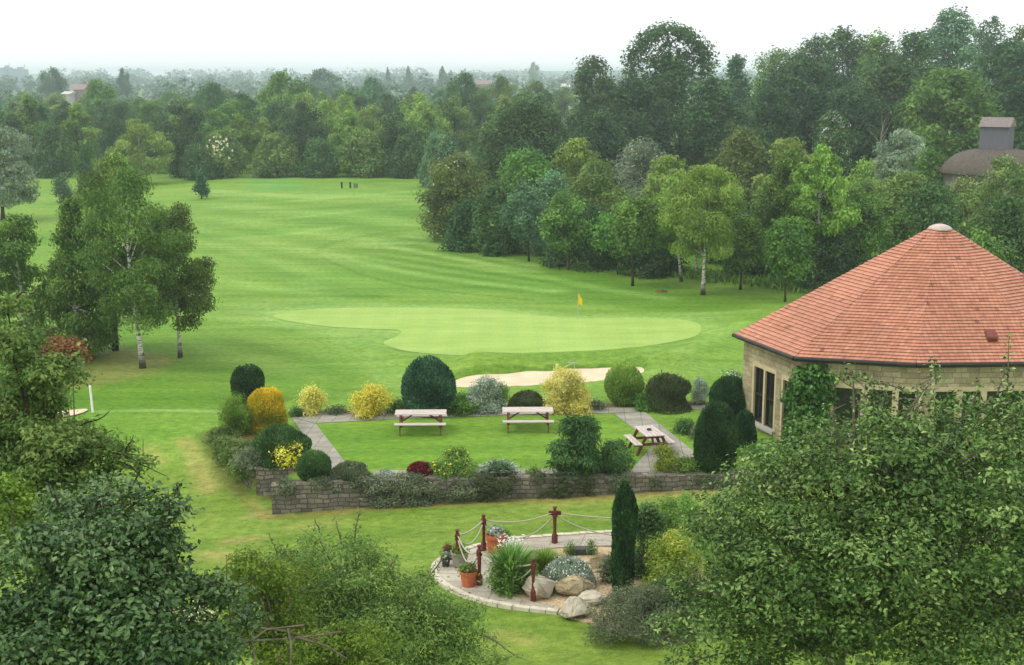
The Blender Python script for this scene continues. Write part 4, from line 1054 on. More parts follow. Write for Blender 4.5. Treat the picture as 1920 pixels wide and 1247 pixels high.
big('huge tree topped by an airy umbrella of branches with sky showing through', 1275, 158, 128, 235, 'dark', 26000, M=90, br=.24, extra=arch)
big('dark bushy tree filling in below the umbrella topped tree', 1190, 150, 150, 150, 'deep', 15000)
big('lighter green billowing flank of crown right of the umbrella top', 1330, 150, 150, 110, 'dark', 13000)
big('bluish pointed tree sloping down beside the umbrella topped tree', 1375, 172, 112, 130, 'blue', 13000, prof='cone')
big('dark broad tree low in the middle of the wood', 1505, 148, 118, 185, 'deep', 20000)
big('thin leaved tree at the left shoulder of the far skyline', 1450, 190, 96, 130, 'mid', 10000)
big('flat topped tree on the skyline right of the left shoulder', 1515, 188, 70, 120, 'dark', 11000)
big('highest rounded tree in the middle of the skyline', 1575, 182, 58, 150, 'dark', 14000)
big('rounded tree beside the highest middle crown on the skyline', 1635, 178, 66, 110, 'mid', 10000)
big('layered dark tree with horizontal shelves of leaves', 1655, 150, 108, 170, 'dark', 17000, flat=.4)
big('tallest airy grey green tree at the top right', 1775, 168, 22, 150, 'blue', 17000, br=.24, M=70, inner=.7)
big('smaller airy grey green crown against the right side of the tallest tree', 1840, 172, 34, 90, 'blue', 8000, br=.26)
big('dark tree below the left side of the tallest tree', 1700, 165, 66, 120, 'dark', 13000)
big('broad tree with bright layered sprays beside the barn cupola', 1775, 138, 138, 215, 'mid', 22000, flat=.4, M=80, br=.24)
big('dark tree towering over the barn cupola', 1880, 150, 82, 170, 'deep', 18000)
big('olive topped tree on the skyline at the right edge', 1905, 178, 55, 110, 'hawthorn', 9000)
big('very dark tree in the shade right behind the barn', 1925, 125, 160, 150, 'deep', 12000)
big('big round oak with a deep green crown standing out in front of the wood', 985, 132, 192, 250, 'dark', 24000, M=80, br=.26, prof='dome', size=.36)
big('dark bushy tree between the big round oak and the wood', 1130, 140, 215, 130, 'deep', 11000, size=.36)
big('shaded tree under the skyline trees left of the layered one', 1590, 140, 168, 130, 'deep', 11000, size=.36)
big('deep green tree filling the slope above the dead branches', 1440, 140, 165, 120, 'deep', 11000, size=.36)
# ---- the belt behind the fairway
def template(kind):
    rng = np.random.RandomState({'round':1,'tall':2,'bush':3,'airy':4,'layer':5,'cone':6}[kind]+50)
    H, W, prof, zb, br, M, flat, dr = {'round':(9,8,'round',.05,.32,34,.55,0), 'tall':(11,6,'birch',.06,.3,44,.9,.5), 'bush':(5.5,8,'dome',0,.32,36,.8,0), 'airy':(10,7.5,'birch',.1,.28,38,.6,.5), 'layer':(9.5,9,'round',.05,.3,44,.45,0), 'cone':(8,4.6,'cone',.03,.34,34,.8,0)}[kind]
    Cn, Rd = crown_blobs(rng, H*zb, H, W/2, prof, M, br, flat)
    V, F, T = scatter(rng, Cn, Rd, 10000, .36, 6, .24, dr, .5, inner=.6)
    t = thing('belt_tree', 'x', 'tree')
    limb_mesh(random.Random(3), (0,0,-.2), (0,0,H*.8), .17, [Cn[i] for i in range(8)]).build('trunk', M_BARK, t, smooth=True)
    parts_mesh('crown', [(V, F, T)], LM['mid'], t)
    return t, H, W
TPL = {}; used = set()
def belt(kind, leaf, cx, Y, top, width, label, group='trees of the belt behind the fairway', rng=random.Random(8), name='belt_tree'):
    if kind not in TPL: TPL[kind] = template(kind)
    t, H, W = TPL[kind]
    a = atY(cx, 300, Y); zb = float(terr(a.x, Y)); h = zfor(top, Y)-zb; wd = width/(FPX/Y)
    sx = wd/W; sc_ = (sx, sx*rng.uniform(.85,1.1), h/H)
    if kind in used: o = dup(t, (a.x, Y, zb), rng.uniform(0,6.28), sc_, label, group)
    else:
        used.add(kind); o = t; o.location = (a.x, Y, zb); o.scale = sc_; o['label'] = label; o['group'] = group
    o.name = name
    for c in o.children:
        if c.name.startswith('crown'): c.material_slots[0].link = 'OBJECT'; c.material_slots[0].material = LM[leaf]
    return o
# front row, left to right, each told apart by look and neighbours
FR = [('airy','olive',-40,172,205,110,'olive birch like tree in the belt at the very left edge behind the silvery willow'),
 ('tall','dark',28,168,212,80,'dark tall tree in the front of the belt above the silvery willow'),
 ('bush','dark',100,166,232,90,'dark low tree at the belt front above the open strip of grass on the left'),
 ('tall','mid',60,176,178,90,'yellowish green upright tree at the left of the belt behind the dark low one'),
 ('airy','birch',150,172,190,100,'fresh green airy tree behind the small dark pointed tree'),
 ('bush','deep',215,168,228,80,'shaded tree at the belt front left of the thin white stem'),
 ('airy','olive',330,166,215,95,'olive airy tree right beside the thin white stem'),
 ('layer','deep',345,164,200,110,'blackish layered tree touching the grass right of the thin white stem'),
 ('bush','hawthorn',415,163,248,115,'brownish hawthorn with a splash of cream blossom at the belt front'),
 ('bush','dark',372,160,272,85,'low dark hawthorn at the belt front above the tiny pine'),
 ('airy','birch',450,170,212,90,'yellow green airy tree rising behind the blossoming hawthorn'),
 ('bush','hawthorn',520,162,252,110,'dark brownish hawthorn right of the blossoming one'),
 ('airy','olive',495,172,218,70,'small olive crown above the dark brownish hawthorn'),
 ('round','deep',572,166,195,90,'dark round tree standing forward in the middle of the belt'),
 ('bush','dark',600,161,262,90,'low rounded dark bush at the foot of the dark round tree'),
 ('airy','birch',655,168,205,90,'fresh green tree right of the dark round tree'),
 ('bush','hawthorn',680,161,246,105,'brown green hawthorn near the right end of the belt front'),
 ('round','dark',745,164,212,85,'dark tree near the right end of the belt front'),
 ('bush','dark',765,160,255,80,'low dark bush at the right end of the belt front'),
 ('tall','mid',800,168,205,75,'upright green tree behind the right end of the belt front'),
 ('bush','blue',820,148,250,80,'bluish bush linking the belt with the thicket')]
for f in FR: belt(*f)
t = [o for o in C.objects if o.get('label', '').startswith('brownish hawthorn with a splash')][0]
rng = np.random.RandomState(9); P = rng.randn(46, 3)*np.array([.85,.4,.55])
V, F = leaves(P, rng.randn(46, 3)*.5+np.array([0,-.8,.5]), rng.uniform(.2,.42,46), .85, None, rng)
fl2 = parts_mesh('blossom', [(V, F, rng.rand(46))], LM['flowercream'], t)
q = atY(409, 272, 158.2); fl2.parent = None; fl2.location = q; fl2.parent = t
bpy.context.view_layer.update(); fl2.matrix_parent_inverse = t.matrix_world.inverted()
# canopy behind the front row
LB = {'mid':'mid green rounded crown in the canopy behind the belt front', 'dark':'dark green rounded crown in the canopy behind the belt front', 'olive':'olive green airy crown in the canopy behind the belt front',
      'hawthorn':'brownish green crown in the canopy behind the belt front', 'blue':'bluish green crown in the canopy behind the belt front', 'birch':'fresh yellow green crown in the canopy behind the belt front', 'deep':'blackish green crown in the canopy behind the belt front'}
rb = random.Random(21)
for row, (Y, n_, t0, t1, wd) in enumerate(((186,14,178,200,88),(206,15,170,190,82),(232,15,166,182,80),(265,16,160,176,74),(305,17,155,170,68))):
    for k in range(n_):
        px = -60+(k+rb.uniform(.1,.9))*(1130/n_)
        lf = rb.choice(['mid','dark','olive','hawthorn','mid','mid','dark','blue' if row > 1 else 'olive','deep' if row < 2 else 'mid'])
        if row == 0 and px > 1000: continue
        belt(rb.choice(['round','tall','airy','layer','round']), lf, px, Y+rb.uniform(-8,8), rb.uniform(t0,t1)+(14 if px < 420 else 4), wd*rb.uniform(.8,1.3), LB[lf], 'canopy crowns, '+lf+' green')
for cx, Y, top, wd, lf, lab in ((540,215,138,115,'mid','big rounded tree rising above the belt left of the middle'), (700,240,148,82,'blue','rounded tree with its own trunk showing above the belt centre'),
        (868,235,140,78,'dark','rounded dark tree above the belt towards the big round oak'), (940,250,146,62,'mid','smaller round tree right of the rounded dark one above the belt'),
        (1000,262,155,70,'hawthorn','brownish low crown left of the rounded dark tree of the wood'), (195,230,152,85,'mid','broad tree rising above the belt on the left near the pink roof'), (400,225,158,80,'dark','dark wide crown above the belt right of the left group')):
    belt('round', lf, cx, Y, top, wd, lab, 'taller trees rising above the belt')
# far hazy tree lines
def treeline(name, label, Y, x0, x1, step, ztop, zvar, leaf, n_per, size, seed, kind='stuff'):
    rng = np.random.RandomState(seed); x = np.arange(x0, x1, step); m = len(x)
    x = x+rng.uniform(-.4,.4,m)*step
    h = ztop+zvar*(rng.rand(m)-.5)*2*rng.rand(m)+zvar*.5*np.sin(x*.02+seed)
    Cn = []; Rd = []
    for xi, hi in zip(x, h):
        y = Y+rng.uniform(-15,15)
        for k in range(6):
            r = step*rng.uniform(.28,.5); Cn.append((xi+rng.uniform(-.5,.5)*step, y+rng.uniform(-3,3), max(r*.5, hi*(1-.16*k)-r))); Rd.append((r, r, r*.95))
    V, F, T = scatter(rng, np.array(Cn), np.array(Rd), int(m*n_per*1.5), size, 6, size*.4, 0, .5, .8, inner=.8)
    return tag(parts_mesh(name, [(V, F, T)], LM[leaf]), label, 'trees', None, kind)
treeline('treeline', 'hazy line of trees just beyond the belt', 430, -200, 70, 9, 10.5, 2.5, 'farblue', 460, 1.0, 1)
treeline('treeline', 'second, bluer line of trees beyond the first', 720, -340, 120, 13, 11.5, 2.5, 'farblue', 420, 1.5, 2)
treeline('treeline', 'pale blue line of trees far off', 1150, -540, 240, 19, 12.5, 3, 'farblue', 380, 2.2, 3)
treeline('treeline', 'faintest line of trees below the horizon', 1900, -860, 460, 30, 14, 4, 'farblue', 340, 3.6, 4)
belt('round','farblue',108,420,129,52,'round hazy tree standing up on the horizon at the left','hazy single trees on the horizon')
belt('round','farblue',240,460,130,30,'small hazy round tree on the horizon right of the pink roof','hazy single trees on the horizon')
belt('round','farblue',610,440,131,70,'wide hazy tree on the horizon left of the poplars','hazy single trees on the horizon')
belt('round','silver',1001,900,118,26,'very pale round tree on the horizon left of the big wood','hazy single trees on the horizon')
for cx, top, wd, lab in ((730,123,9,'thinnest hazy poplar, leftmost of three on the horizon'), (768,121,13,'flat topped hazy poplar, middle of three on the horizon'), (831,121,15,'broadest hazy poplar, rightmost of three on the horizon')):
    belt('tall','farblue',cx,760,top+2,wd*1.5,lab,'three poplars on the horizon', name='poplar_tree')
# buildings in the haze
def house(label, cx, Y, eave, ridge, wpx, wallm, roofm, depth=8):
    a = atY(cx, eave, Y); z0 = float(terr(a.x, Y)); s = FPX/Y; W = wpx/s; he = a.z-z0; hr = zfor(ridge, Y)-z0
    t = thing('distant_house', label, 'house', (a.x, Y, z0), 0, None)
    mb = MB(); mb.box((0,0,he/2), (W, depth, he)); mb.build('wall', wallm, t)
    mb = MB(); e = .3; mb.add([(-W/2-e,-depth/2-e,he), (W/2+e,-depth/2-e,he), (W/2+e,depth/2+e,he), (-W/2-e,depth/2+e,he), (-W/2-e,0,hr), (W/2+e,0,hr)], [(0,1,5,4),(2,3,4,5),(0,4,3),(1,2,5),(0,3,2,1)]); mb.build('roof', roofm, t)
    mb = MB(); mb.box((W*.3,0,hr-.1), (.7,.7,1.6)); mb.build('chimney', roofm, t)
    for k in (-1, 1):
        mb = MB(); mb.box((k*W*.25,-depth/2-.03,he*.6), (1.1,.06,1.3)); mb.build('window', M_FRAME, t)
    return t
M_PINK = plain('distant_pink_brick', lin(158,142,138), lin(140,124,120), 2); M_PALEW = plain('distant_render', lin(190,188,184), lin(172,170,166), 2); M_ROOFR = plain('distant_red_roof', lin(138,120,114), lin(122,106,100), 2)
house('pinkish brick house peeping out of the trees at the far left', 152, 345, 168, 157, 26, M_PINK, M_ROOFR)
house('low white building peeping out beside the pink house', 131, 340, 176, 171, 14, M_PALEW, M_PALEW)
house('red roofed house far off among trees near the big wood', 906, 520, 158, 150, 28, M_PINK, M_ROOFR)
house('small white house far off beside the rounded dark tree of the wood', 1060, 480, 163, 157, 14, M_PALEW, M_PALEW)
M_TOWER = plain('tower_concrete', lin(150,160,172), lin(134,144,158), .2)
for cx, wpx, top, lab in ((12,14,127,'pale blue tower block at the far left of the horizon'), (35,26,130,'wide pale blue block beside the tower at the horizon')):
    Yt = 1150; a = atY(cx, 139, Yt); W = wpx/(FPX/Yt); H = zfor(top, Yt)
    t = thing('tower_block', lab, 'tower block', (a.x, Yt, 0)); mb = MB(); mb.box((0,0,H/2), (W, 14, H)); mb.build('wall', M_TOWER, t)
    mb = MB(); mb.box((W*.15,0,H+1.0), (W*.3,6,2)); mb.build('plant_room', M_TOWER, t)
    mb = MB(); mb.tube([(W*.44,0,H-.2),(W*.44,0,H+4)], .25, 5); mb.build('mast', M_TOWER, t)
# low hills on the horizon
hx = np.linspace(-1500, 1500, 120); hz = 15+4*np.sin(hx*.004+1)+2*np.sin(hx*.011)+1.5*np.sin(hx*.027+2)
V = np.concatenate([np.stack([hx, np.full(120, 2300.), np.full(120, -1.)], 1), np.stack([hx, np.full(120, 2450.), hz], 1), np.stack([hx, np.full(120, 2800.), hz*0-1], 1)])
F = np.concatenate([np.stack([np.arange(119)+k*120, np.arange(119)+1+k*120, np.arange(119)+121+k*120, np.arange(119)+120+k*120], 1) for k in range(2)])
tag(link('hills', npmesh('hills', V, F, smooth=True), plain('far_fields', lin(96,124,84), lin(84,108,78), .01)), kind='structure')
# rough grass at the edges of the mown ground
def tufts(name, label, poly_px, n, hgt, leaf, seed):
    rng = np.random.RandomState(seed); P = []
    pts = [G(*p) for p in poly_px]; L = [(pts[i+1]-pts[i]).length for i in range(len(pts)-1)]
    for k in range(len(pts)-1):
        m = int(n*L[k]/sum(L)); t_ = rng.rand(m); j = rng.randn(m)*.8
        x = pts[k].x+(pts[k+1].x-pts[k].x)*t_+j; y = pts[k].y+(pts[k+1].y-pts[k].y)*t_+rng.randn(m)*.9
        P.append(np.stack([x, y, terr(x, y)+hgt*.4], 1))
    P = np.concatenate(P); m = len(P); T = rng.randn(m, 3)*.35+np.array([0,0,1.]); N = rng.randn(m, 3)*np.array([1,1,.2])
    V, F = leaves(P, N, hgt*rng.uniform(.6,1.3,m), .22, T, rng)
    return tag(parts_mesh(name, [(V, F, rng.rand(m))], LM[leaf]), label, 'grass', None, 'stuff')
tufts('rough_grass', 'long uncut grass along the foot of the belt', ((60,318),(200,322),(330,326),(480,325),(640,322),(790,318)), 7000, .75, 'birch', 1)
tufts('rough_grass', 'long grass under the thicket edge', ((835,428),(900,440),(1000,455),(1090,480),(1200,500),(1330,522),(1450,535),(1560,548)), 8000, .5, 'mid', 2)
tufts('rough_grass', 'pale long grass strip among the bushes left of the barn', ((1560,322),(1620,322),(1680,326),(1740,330)), 6000, 1.1, 'straw', 3)
# ---------------------------------------------------------------- haze
hb = MB(); hb.box((0, 1450, 11), (3900, 3060, 28)); hz_ = hb.build('haze')
hm = bpy.data.materials.new('haze'); hm.use_nodes = True; ht = hm.node_tree; ht.nodes.clear()
ho = ht.nodes.new('ShaderNodeOutputMaterial'); pv = ht.nodes.new('ShaderNodeVolumePrincipled')
pv.inputs['Color'].default_value = (.82,.92,1,1); pv.inputs['Density'].default_value = .00054; pv.inputs['Anisotropy'].default_value = .55
ht.links.new(pv.outputs[0], ho.inputs[1]); hz_.data.materials.append(hm); hz_['kind'] = 'stuff'
# ================================================================ garden shrubs
def GT(px, py):
    if 410 < px < 1420 and 740 < py < 912:            # rooted in the terrace beds, behind the front wall
        x, y = G0(px, py, 0); wy = float(np.interp(x, [p[0] for p in WALLF], [p[1] for p in WALLF]))+.42
        if x < WALLF[0][0]+.1: wy = WALLS[0][1]+.3
        y2 = max(y, wy)
        return Vector((x*y2/y, y2, 0))
    return G(px, py)
SH = {
 'egg': lambda t: np.where(t > .38, np.sqrt(np.clip(1-((t-.38)/.62)**2, 0, 1)), np.sqrt(np.clip(1-((.38-t)/.62)**2, 0, 1))),
 'ball': lambda t: np.sqrt(np.clip(1-((t-.47)/.53)**2, 0, 1)),
 'dome': lambda t: np.sqrt(np.clip(1-t**2.2, 0, 1)),
 'column': lambda t: np.clip(np.minimum(1, (1-t)*4.2)**.6*np.minimum(1, .72+t*1.1), 0, 1),
 'thumb': lambda t: np.where(t > .5, np.sqrt(np.clip(1-((t-.5)/.5)**2.4, 0, 1)), .93+.14*t),
}
def lump(rng, a, t, k=7):
    v = np.zeros_like(a)
    for _ in range(k):
        f = rng.randint(1, 6); g = rng.uniform(2, 9); v += np.sin(f*a+rng.uniform(0, 6.3)+g*t)/k
    return v
def clipped(label, px, pyb, w, top, leaf, shape='egg', n=6000, size=.085, name='clipped_shrub', cat='shrub', group=None, rough=.10, aspect=.34, upT=.9, outT=.7, deep=1.0, tipt=0, flowers=0, fm='flowerwhite', spike=.0, depth=1.0, lean=0, fsize=.06):
    g = GT(px, pyb); s = scale_at(g); W = w/s; H = zfor(top, g.y)-g.z; rng = np.random.RandomState(nseed())
    f = SH[shape]
    t = rng.rand(n*3); r = f(t); keep = rng.rand(n*3) < np.maximum(r, .25); t = t[keep][:n]; n = len(t); r = f(t)
    a = rng.rand(n)*2*math.pi
    lr = np.random.RandomState(rng.randint(1e6)); st = lr.get_state()
    L = 1+rough*2.6*lump(lr, a, t)
    dep = 1.03-deep*.22*rng.rand(n)**1.3+spike*(rng.rand(n) > .85)*rng.rand(n)
    rad = W/2*r*L*dep; z = H*(t*dep+(1-dep)*.4)
    e = .02; sl = (f(np.clip(t+e, 0, 1))-f(np.clip(t-e, 0, 1)))/(2*e)*(W/2)/H
    Nv = unit(np.stack([np.cos(a), np.sin(a)*1, -sl], 1))
    P = np.stack([rad*np.cos(a)+lean*z/H, rad*np.sin(a)*depth, z], 1)
    T = Nv*outT+np.array([0,0,upT])+rng.randn(n, 3)*.5
    N = np.cross(T, rng.randn(n, 3)); N = unit(N); N *= np.sign(np.sum(N*(Nv+np.array([0,0,.6])), 1, keepdims=True)+1e-9)
    cl = .5+.5*lump(np.random.RandomState(3), a*1.0, t*3, 5)*1.6
    tint = np.clip(.45*cl+.65*rng.rand(n)**1.3-.02, 0, 1)
    if tipt: tint = np.clip(tint*(1-tipt)+tipt*(np.clip(t*1.7-.6, 0, 1)*(.55+.45*rng.rand(n))+.25*(dep > .97)), 0, 1)
    V, F = leaves(P, N, size*1.25*rng.uniform(.5,1.5,n), aspect, T, rng)
    ch = [(V, F, tint)]
    # woody inside of the bush
    m = 14; q = 9; tv = np.linspace(.0, .97, q); CV = []
    for k in range(q):
        rr = np.maximum(f(tv[k:k+1])[0], .02)*W/2*.80
        for j in range(m): CV.append((rr*math.cos(2*math.pi*j/m)+lean*tv[k], rr*math.sin(2*math.pi*j/m)*depth, H*(tv[k]*.86)))
    CF = [(k*m+j, k*m+(j+1) % m, (k+1)*m+(j+1) % m, (k+1)*m+j) for k in range(q-1) for j in range(m)]
    ch.append((np.array(CV), np.array(CF), np.full(len(CF), .12)))
    o = parts_mesh(name, ch, LM[leaf], None, tuple(g)); tag(o, label, cat, group)
    if flowers:
        i = rng.choice(n, flowers); i = i[(t[i] > .25)]
        V, F = leaves(P[i]+Nv[i]*.05, Nv[i]+rng.randn(len(i), 3)*.4, fsize*rng.uniform(.7,1.3,len(i)), .9, None, rng)
        parts_mesh('blossom', [(V, F, rng.rand(len(i)))], LM[fm], o)
    return o
def loose(label, px, pyb, w, top, leaf, n=5000, size=.08, prof='dome', M=24, br=.36, flat=.8, name='garden_shrub', cat='shrub', group=None, droop=0, flowers=0, fm='floweryellow', aspect=.5, up=.5, inner=.55, fsize=.08, depth=1.0, zb=0, fold=False):
    g = GT(px, pyb); s = scale_at(g); W = 1.22*w/s; H = zfor(top, g.y)-g.z; rng = np.random.RandomState(nseed())
    Cn, Rd = crown_blobs(rng, H*zb, H, W/2, prof, M, br, flat)
    Cn[:, 1] *= depth
    ch = [scatter(rng, Cn, Rd, n, size, 5, size*.9, droop, up, aspect, inner=inner, fold=fold)]
    mb = MB()
    for i in range(min(8, M)): mb.tube([(0,0,-.05), Vector(Cn[i])*.5+Vector((0,0,.03)), Cn[i]], [.02,.014,.006], 4, cap=False)
    FV = np.array(mb.v); q = np.array([f for f in mb.f if len(f) == 4]); ch.append((FV, q if not fold else np.concatenate([q[:, [0,1,2]], q[:, [0,2,3]]]), np.full(len(q)*(2 if fold else 1), .05)))
    o = parts_mesh(name, ch, LM[leaf], None, tuple(g)); tag(o, label, cat, group)
    if flowers:
        i = rng.randint(0, len(Cn), flowers); u = rng.randn(flowers, 3); u[:, 2] = np.abs(u[:, 2])+.2; u = unit(u)
        V, F = leaves(Cn[i]+u*Rd[i]*1.1, u+rng.randn(flowers, 3)*.3, fsize*rng.uniform(.7,1.3,flowers), .95, None, rng)
        parts_mesh('blossom', [(V, F, rng.rand(flowers))], LM[fm], o)
    return o
def blades(label, px, pyb, w, top, leaf, n=500, name='grass_clump', cat='plant', asp=.07, spread=.6, group=None, base=None, flowers=0, fm='flowerwhite', fsize=.12, dz=0):
    g = GT(px, pyb) if base is None else Vector(base); s = scale_at(g); W = w/s; H = (zfor(top, g.y)-g.z); rng = np.random.RandomState(nseed())
    a = rng.rand(n)*6.283; b = rng.rand(n)**.6
    base_ = np.stack([np.cos(a)*b*W*.2, np.sin(a)*b*W*.2, np.zeros(n)], 1)
    ln = H*rng.uniform(.6,1.05,n)
    d1 = unit(np.stack([np.cos(a)*b*spread*.6, np.sin(a)*b*spread*.6, np.ones(n)], 1)); d2 = unit(np.stack([np.cos(a)*b*spread*2.2, np.sin(a)*b*spread*2.2, np.full(n, .45)], 1))
    sd = np.stack([-np.sin(a), np.cos(a), np.zeros(n)], 1)*(ln*asp)[:, None]*.5
    m1 = base_+d1*ln[:, None]*.6; tip = m1+d2*ln[:, None]*.5
    V = np.stack([base_-sd*.6, base_+sd*.6, m1+sd, m1-sd, tip+sd*.1, tip-sd*.1], 1).reshape(-1, 3)
    i = np.arange(n)[:, None]*6; F = np.concatenate([i+np.array([[0,1,2,3]]), i+np.array([[3,2,4,5]])], 1).reshape(-1, 4)
    o = parts_mesh(name, [(V, F, np.repeat(rng.rand(n), 2))], LM[leaf], None, tuple(g)); tag(o, label, cat, group)
    if flowers:
        j = rng.choice(n, flowers); V, F = leaves(m1[j]+d1[j]*.35*H+rng.randn(flowers, 3)*.04, rng.randn(flowers, 3)+np.array([0,-.6,.6]), fsize*rng.uniform(.7,1.3,flowers), .7, None, rng)
        parts_mesh('blossom', [(V, F, rng.rand(flowers))], LM[fm], o)
    return o
GS = 'shrubs along the back border'
clipped('small dark green oval conifer standing behind the golden one at the far left corner', 467, 752, 60, 684, 'thuja', 'thumb', 6000, group=GS)
clipped('golden conifer with orange tips at the left end of the garden', 502, 806, 70, 728, 'orange', 'thumb', 9000, .08, tipt=.42, group=GS)
loose('loose yellowish green shrub left of the golden conifer', 446, 812, 62, 744, 'lime', 6000, .09, 'round', aspect=.3, up=.9, group=GS)
loose('smaller of the two round yellow shrubs on the back border', 586, 776, 50, 727, 'lemon', 4200, .085, 'round', group=GS, inner=.7)
loose('wider of the two round yellow shrubs, left of the big dark egg', 697, 779, 76, 725, 'gold', 6000, .085, 'dome', group=GS, inner=.7)
clipped('largest dark blue green egg shaped conifer on the back border', 803, 774, 95, 669, 'thujablue', 'egg', 13000, .10, group=GS, rough=.085)
loose('low bright green bush at the right foot of the large dark egg', 866, 775, 62, 742, 'bright', 4200, .08, 'dome', group=GS)
loose('low green plant between the wide yellow shrub and the large dark egg', 745, 774, 34, 752, 'mid', 1800, .08, 'dome', group=GS)
loose('silvery grey leaved shrub behind the gap between the two lawn tables', 911, 774, 64, 709, 'grey', 6500, .085, 'round', aspect=.35, group=GS, inner=.6)
loose('narrow green shrub with a yellow tip right of the silvery one', 941, 768, 30, 720, 'mid', 2400, .08, 'birch', flowers=26, group=GS, aspect=.3, up=1)
clipped('low dark purplish green mound behind the right lawn table', 988, 768, 72, 733, 'brown', 'dome', 4500, .07, group=GS, rough=.15, spike=.12)
loose('tall bright yellow variegated shrub, widest yellow one, in front of the bunker', 1060, 771, 88, 694, 'lemon', 12000, .085, 'dome', M=44, br=.3, group=GS, inner=.7)
loose('single pale yellow shoot sticking up from the widest yellow shrub', 1045, 722, 16, 682, 'lemon', 500, .07, 'birch', M=8, group=GS, zb=.4)
clipped('rounded olive green clipped bush right of the bunker', 1170, 758, 68, 680, 'olive', 'ball', 9000, .075, group=GS, tipt=.35, rough=.09)
loose('small fresh green plant at the foot of the olive clipped bush', 1208, 768, 36, 738, 'bright', 2200, .08, 'dome', group=GS)
clipped('wide dark brownish green bush right of the olive clipped one', 1250, 763, 90, 701, 'brown', 'dome', 8000, .085, group=GS, rough=.18, spike=.15)
loose('small silvery white leaved bush beside the dark conifers', 1311, 757, 34, 713, 'grey', 2800, .08, 'round', aspect=.35, group=GS)
clipped('broad dark conifer touching the clubhouse wall corner', 1366, 786, 76, 706, 'thuja', 'ball', 9000, .08, group=GS)
loose('white flowering bush peeping over the dark conifer by the wall corner', 1376, 752, 60, 697, 'mid', 3500, .08, 'round', flowers=260, fm='flowerwhite', group=GS, fsize=.09)
clipped('tallest dark egg shaped yew in front of the clubhouse, beside the path', 1341, 884, 80, 752, 'thuja', 'egg', 15000, .075, group=GS, rough=.075)
clipped('small dark oval yew behind the tallest one, against the wall', 1396, 838, 40, 769, 'thuja', 'egg', 5500, .07, group=GS, rough=.075)
loose('low spreading green plant on the grass beside the path', 1284, 812, 40, 790, 'dark', 2000, .08, 'dome', group=GS)
loose('low pale green plant left of the tallest yew', 1309, 822, 34, 800, 'heather', 1800, .07, 'dome', group=GS)
loose('low bright plant at the foot of the clubhouse wall', 1412, 858, 56, 838, 'bright', 2400, .08, 'dome', group=GS)
GF = 'shrubs of the near and left borders'
clipped('broad dark rounded shrub on the left border above the yellow one', 527, 868, 112, 797, 'dark', 'dome', 10000, .085, group=GF, rough=.09)
loose('small bright yellow shrub in front of the broad dark rounded one', 541, 876, 58, 834, 'gold', 3800, .08, 'round', group=GF, inner=.65)
clipped('clipped dark box ball at the near left corner of the path', 590, 904, 62, 845, 'dark', 'ball', 9000, .06, group=GF, tipt=.5, rough=.085)
clipped('low grey green heather mound right of the box ball', 657, 903, 78, 868, 'heather', 'dome', 5000, .07, group=GF, rough=.12, spike=.1)
clipped('small dark red barberry on the near border', 788, 896, 50, 866, 'red', 'dome', 4200, .06, group=GF, rough=.12)
loose('green shrub dotted with yellow flowers beside the red barberry', 851, 894, 86, 846, 'mid', 6500, .07, 'dome', flowers=110, group=GF, fsize=.075)
blades('clump of pale edged strap leaves right of the yellow flowered shrub', 935, 897, 82, 862, 'grey', 420, name='strap_leaf_plant', asp=.17, spread=1.1, group=GF)
loose('green underlayer of small leaves inside the strap leaf clump', 935, 897, 66, 870, 'dark', 2200, .08, 'dome', group=GF)
loose('big open dark green shrub with long drooping leaves in front of the lawn', 1085, 890, 94, 780, 'dark', 7500, .17, 'round', M=34, br=.27, aspect=.3, droop=.18, group=GF, up=.9)
loose('rounded dark shrub with small leaves right of the big open one', 1150, 890, 68, 832, 'dark', 6500, .075, 'round', group=GF)
loose('small yellowish conifer in front of the end on picnic table', 1247, 889, 48, 838, 'goldgreen', 4000, .085, 'round', aspect=.3, up=.9, group=GF, inner=.6)
loose('low loose green shrub between the yellowish conifer and the tall yew', 1290, 890, 56, 862, 'mid', 3000, .08, 'dome', group=GF)
loose('tiny pale green plant on the near border beside the strap leaves', 1000, 894, 28, 878, 'lime', 900, .06, 'dome', group=GF)
loose('tiny grey green plant between the heather mound and the barberry', 724, 899, 40, 885, 'grey', 1200, .06, 'dome', group=GF)
loose('small dark plant with dead leaves at the left end of the back path', 555, 780, 26, 765, 'dark', 900, .07, 'dome', group=GS)
for cx, wd, lf, lab in ((632,46,'heather','straggly low plants on bare soil between the two round yellow shrubs'), (1120,40,'heather','sparse low plants right of the widest yellow shrub')):
    loose(lab, cx, 776 if cx < 900 else 766, wd, 764 if cx < 900 else 754, lf, 900, .08, 'dome', group=GS)
# plants growing over the walls
def trail(name, label, line, zc, n, leaf, rad, hang, size=.07, seed=1, out=.2, mat=None, dens=5.0, back=.12):
    rng = np.random.RandomState(seed); Cn = []; Rd = []
    for i in range(len(line)-1):
        a, b = np.array(line[i]), np.array(line[i+1]); L = np.hypot(*(b-a)); d = (b-a)/L; nn = np.array([d[1], -d[0]])
        for k in range(int(L*dens)):
            p = a+d*rng.rand()*L; r = rad*rng.uniform(.6,1.3); top_ = rng.rand() < .4
            o = rng.uniform(-back, .2) if top_ else rng.uniform(.16, out)
            q = p+nn*o; Cn.append((q[0], q[1], zc+rng.uniform(-.2,.5)*rad-(0 if top_ else hang*rng.rand()))); Rd.append((r*1.5, r*.9, r*.9))
    V, F, T = scatter(rng, np.array(Cn), np.array(Rd), n, size, 5, size, 0, .5)
    return tag(parts_mesh(name, [(V, F, T)], LM[leaf]), label, 'plant', 'plants trailing over the garden walls')
lp = lambda x: (x, np.interp(x, [p[0] for p in WALLF], [p[1] for p in WALLF]))
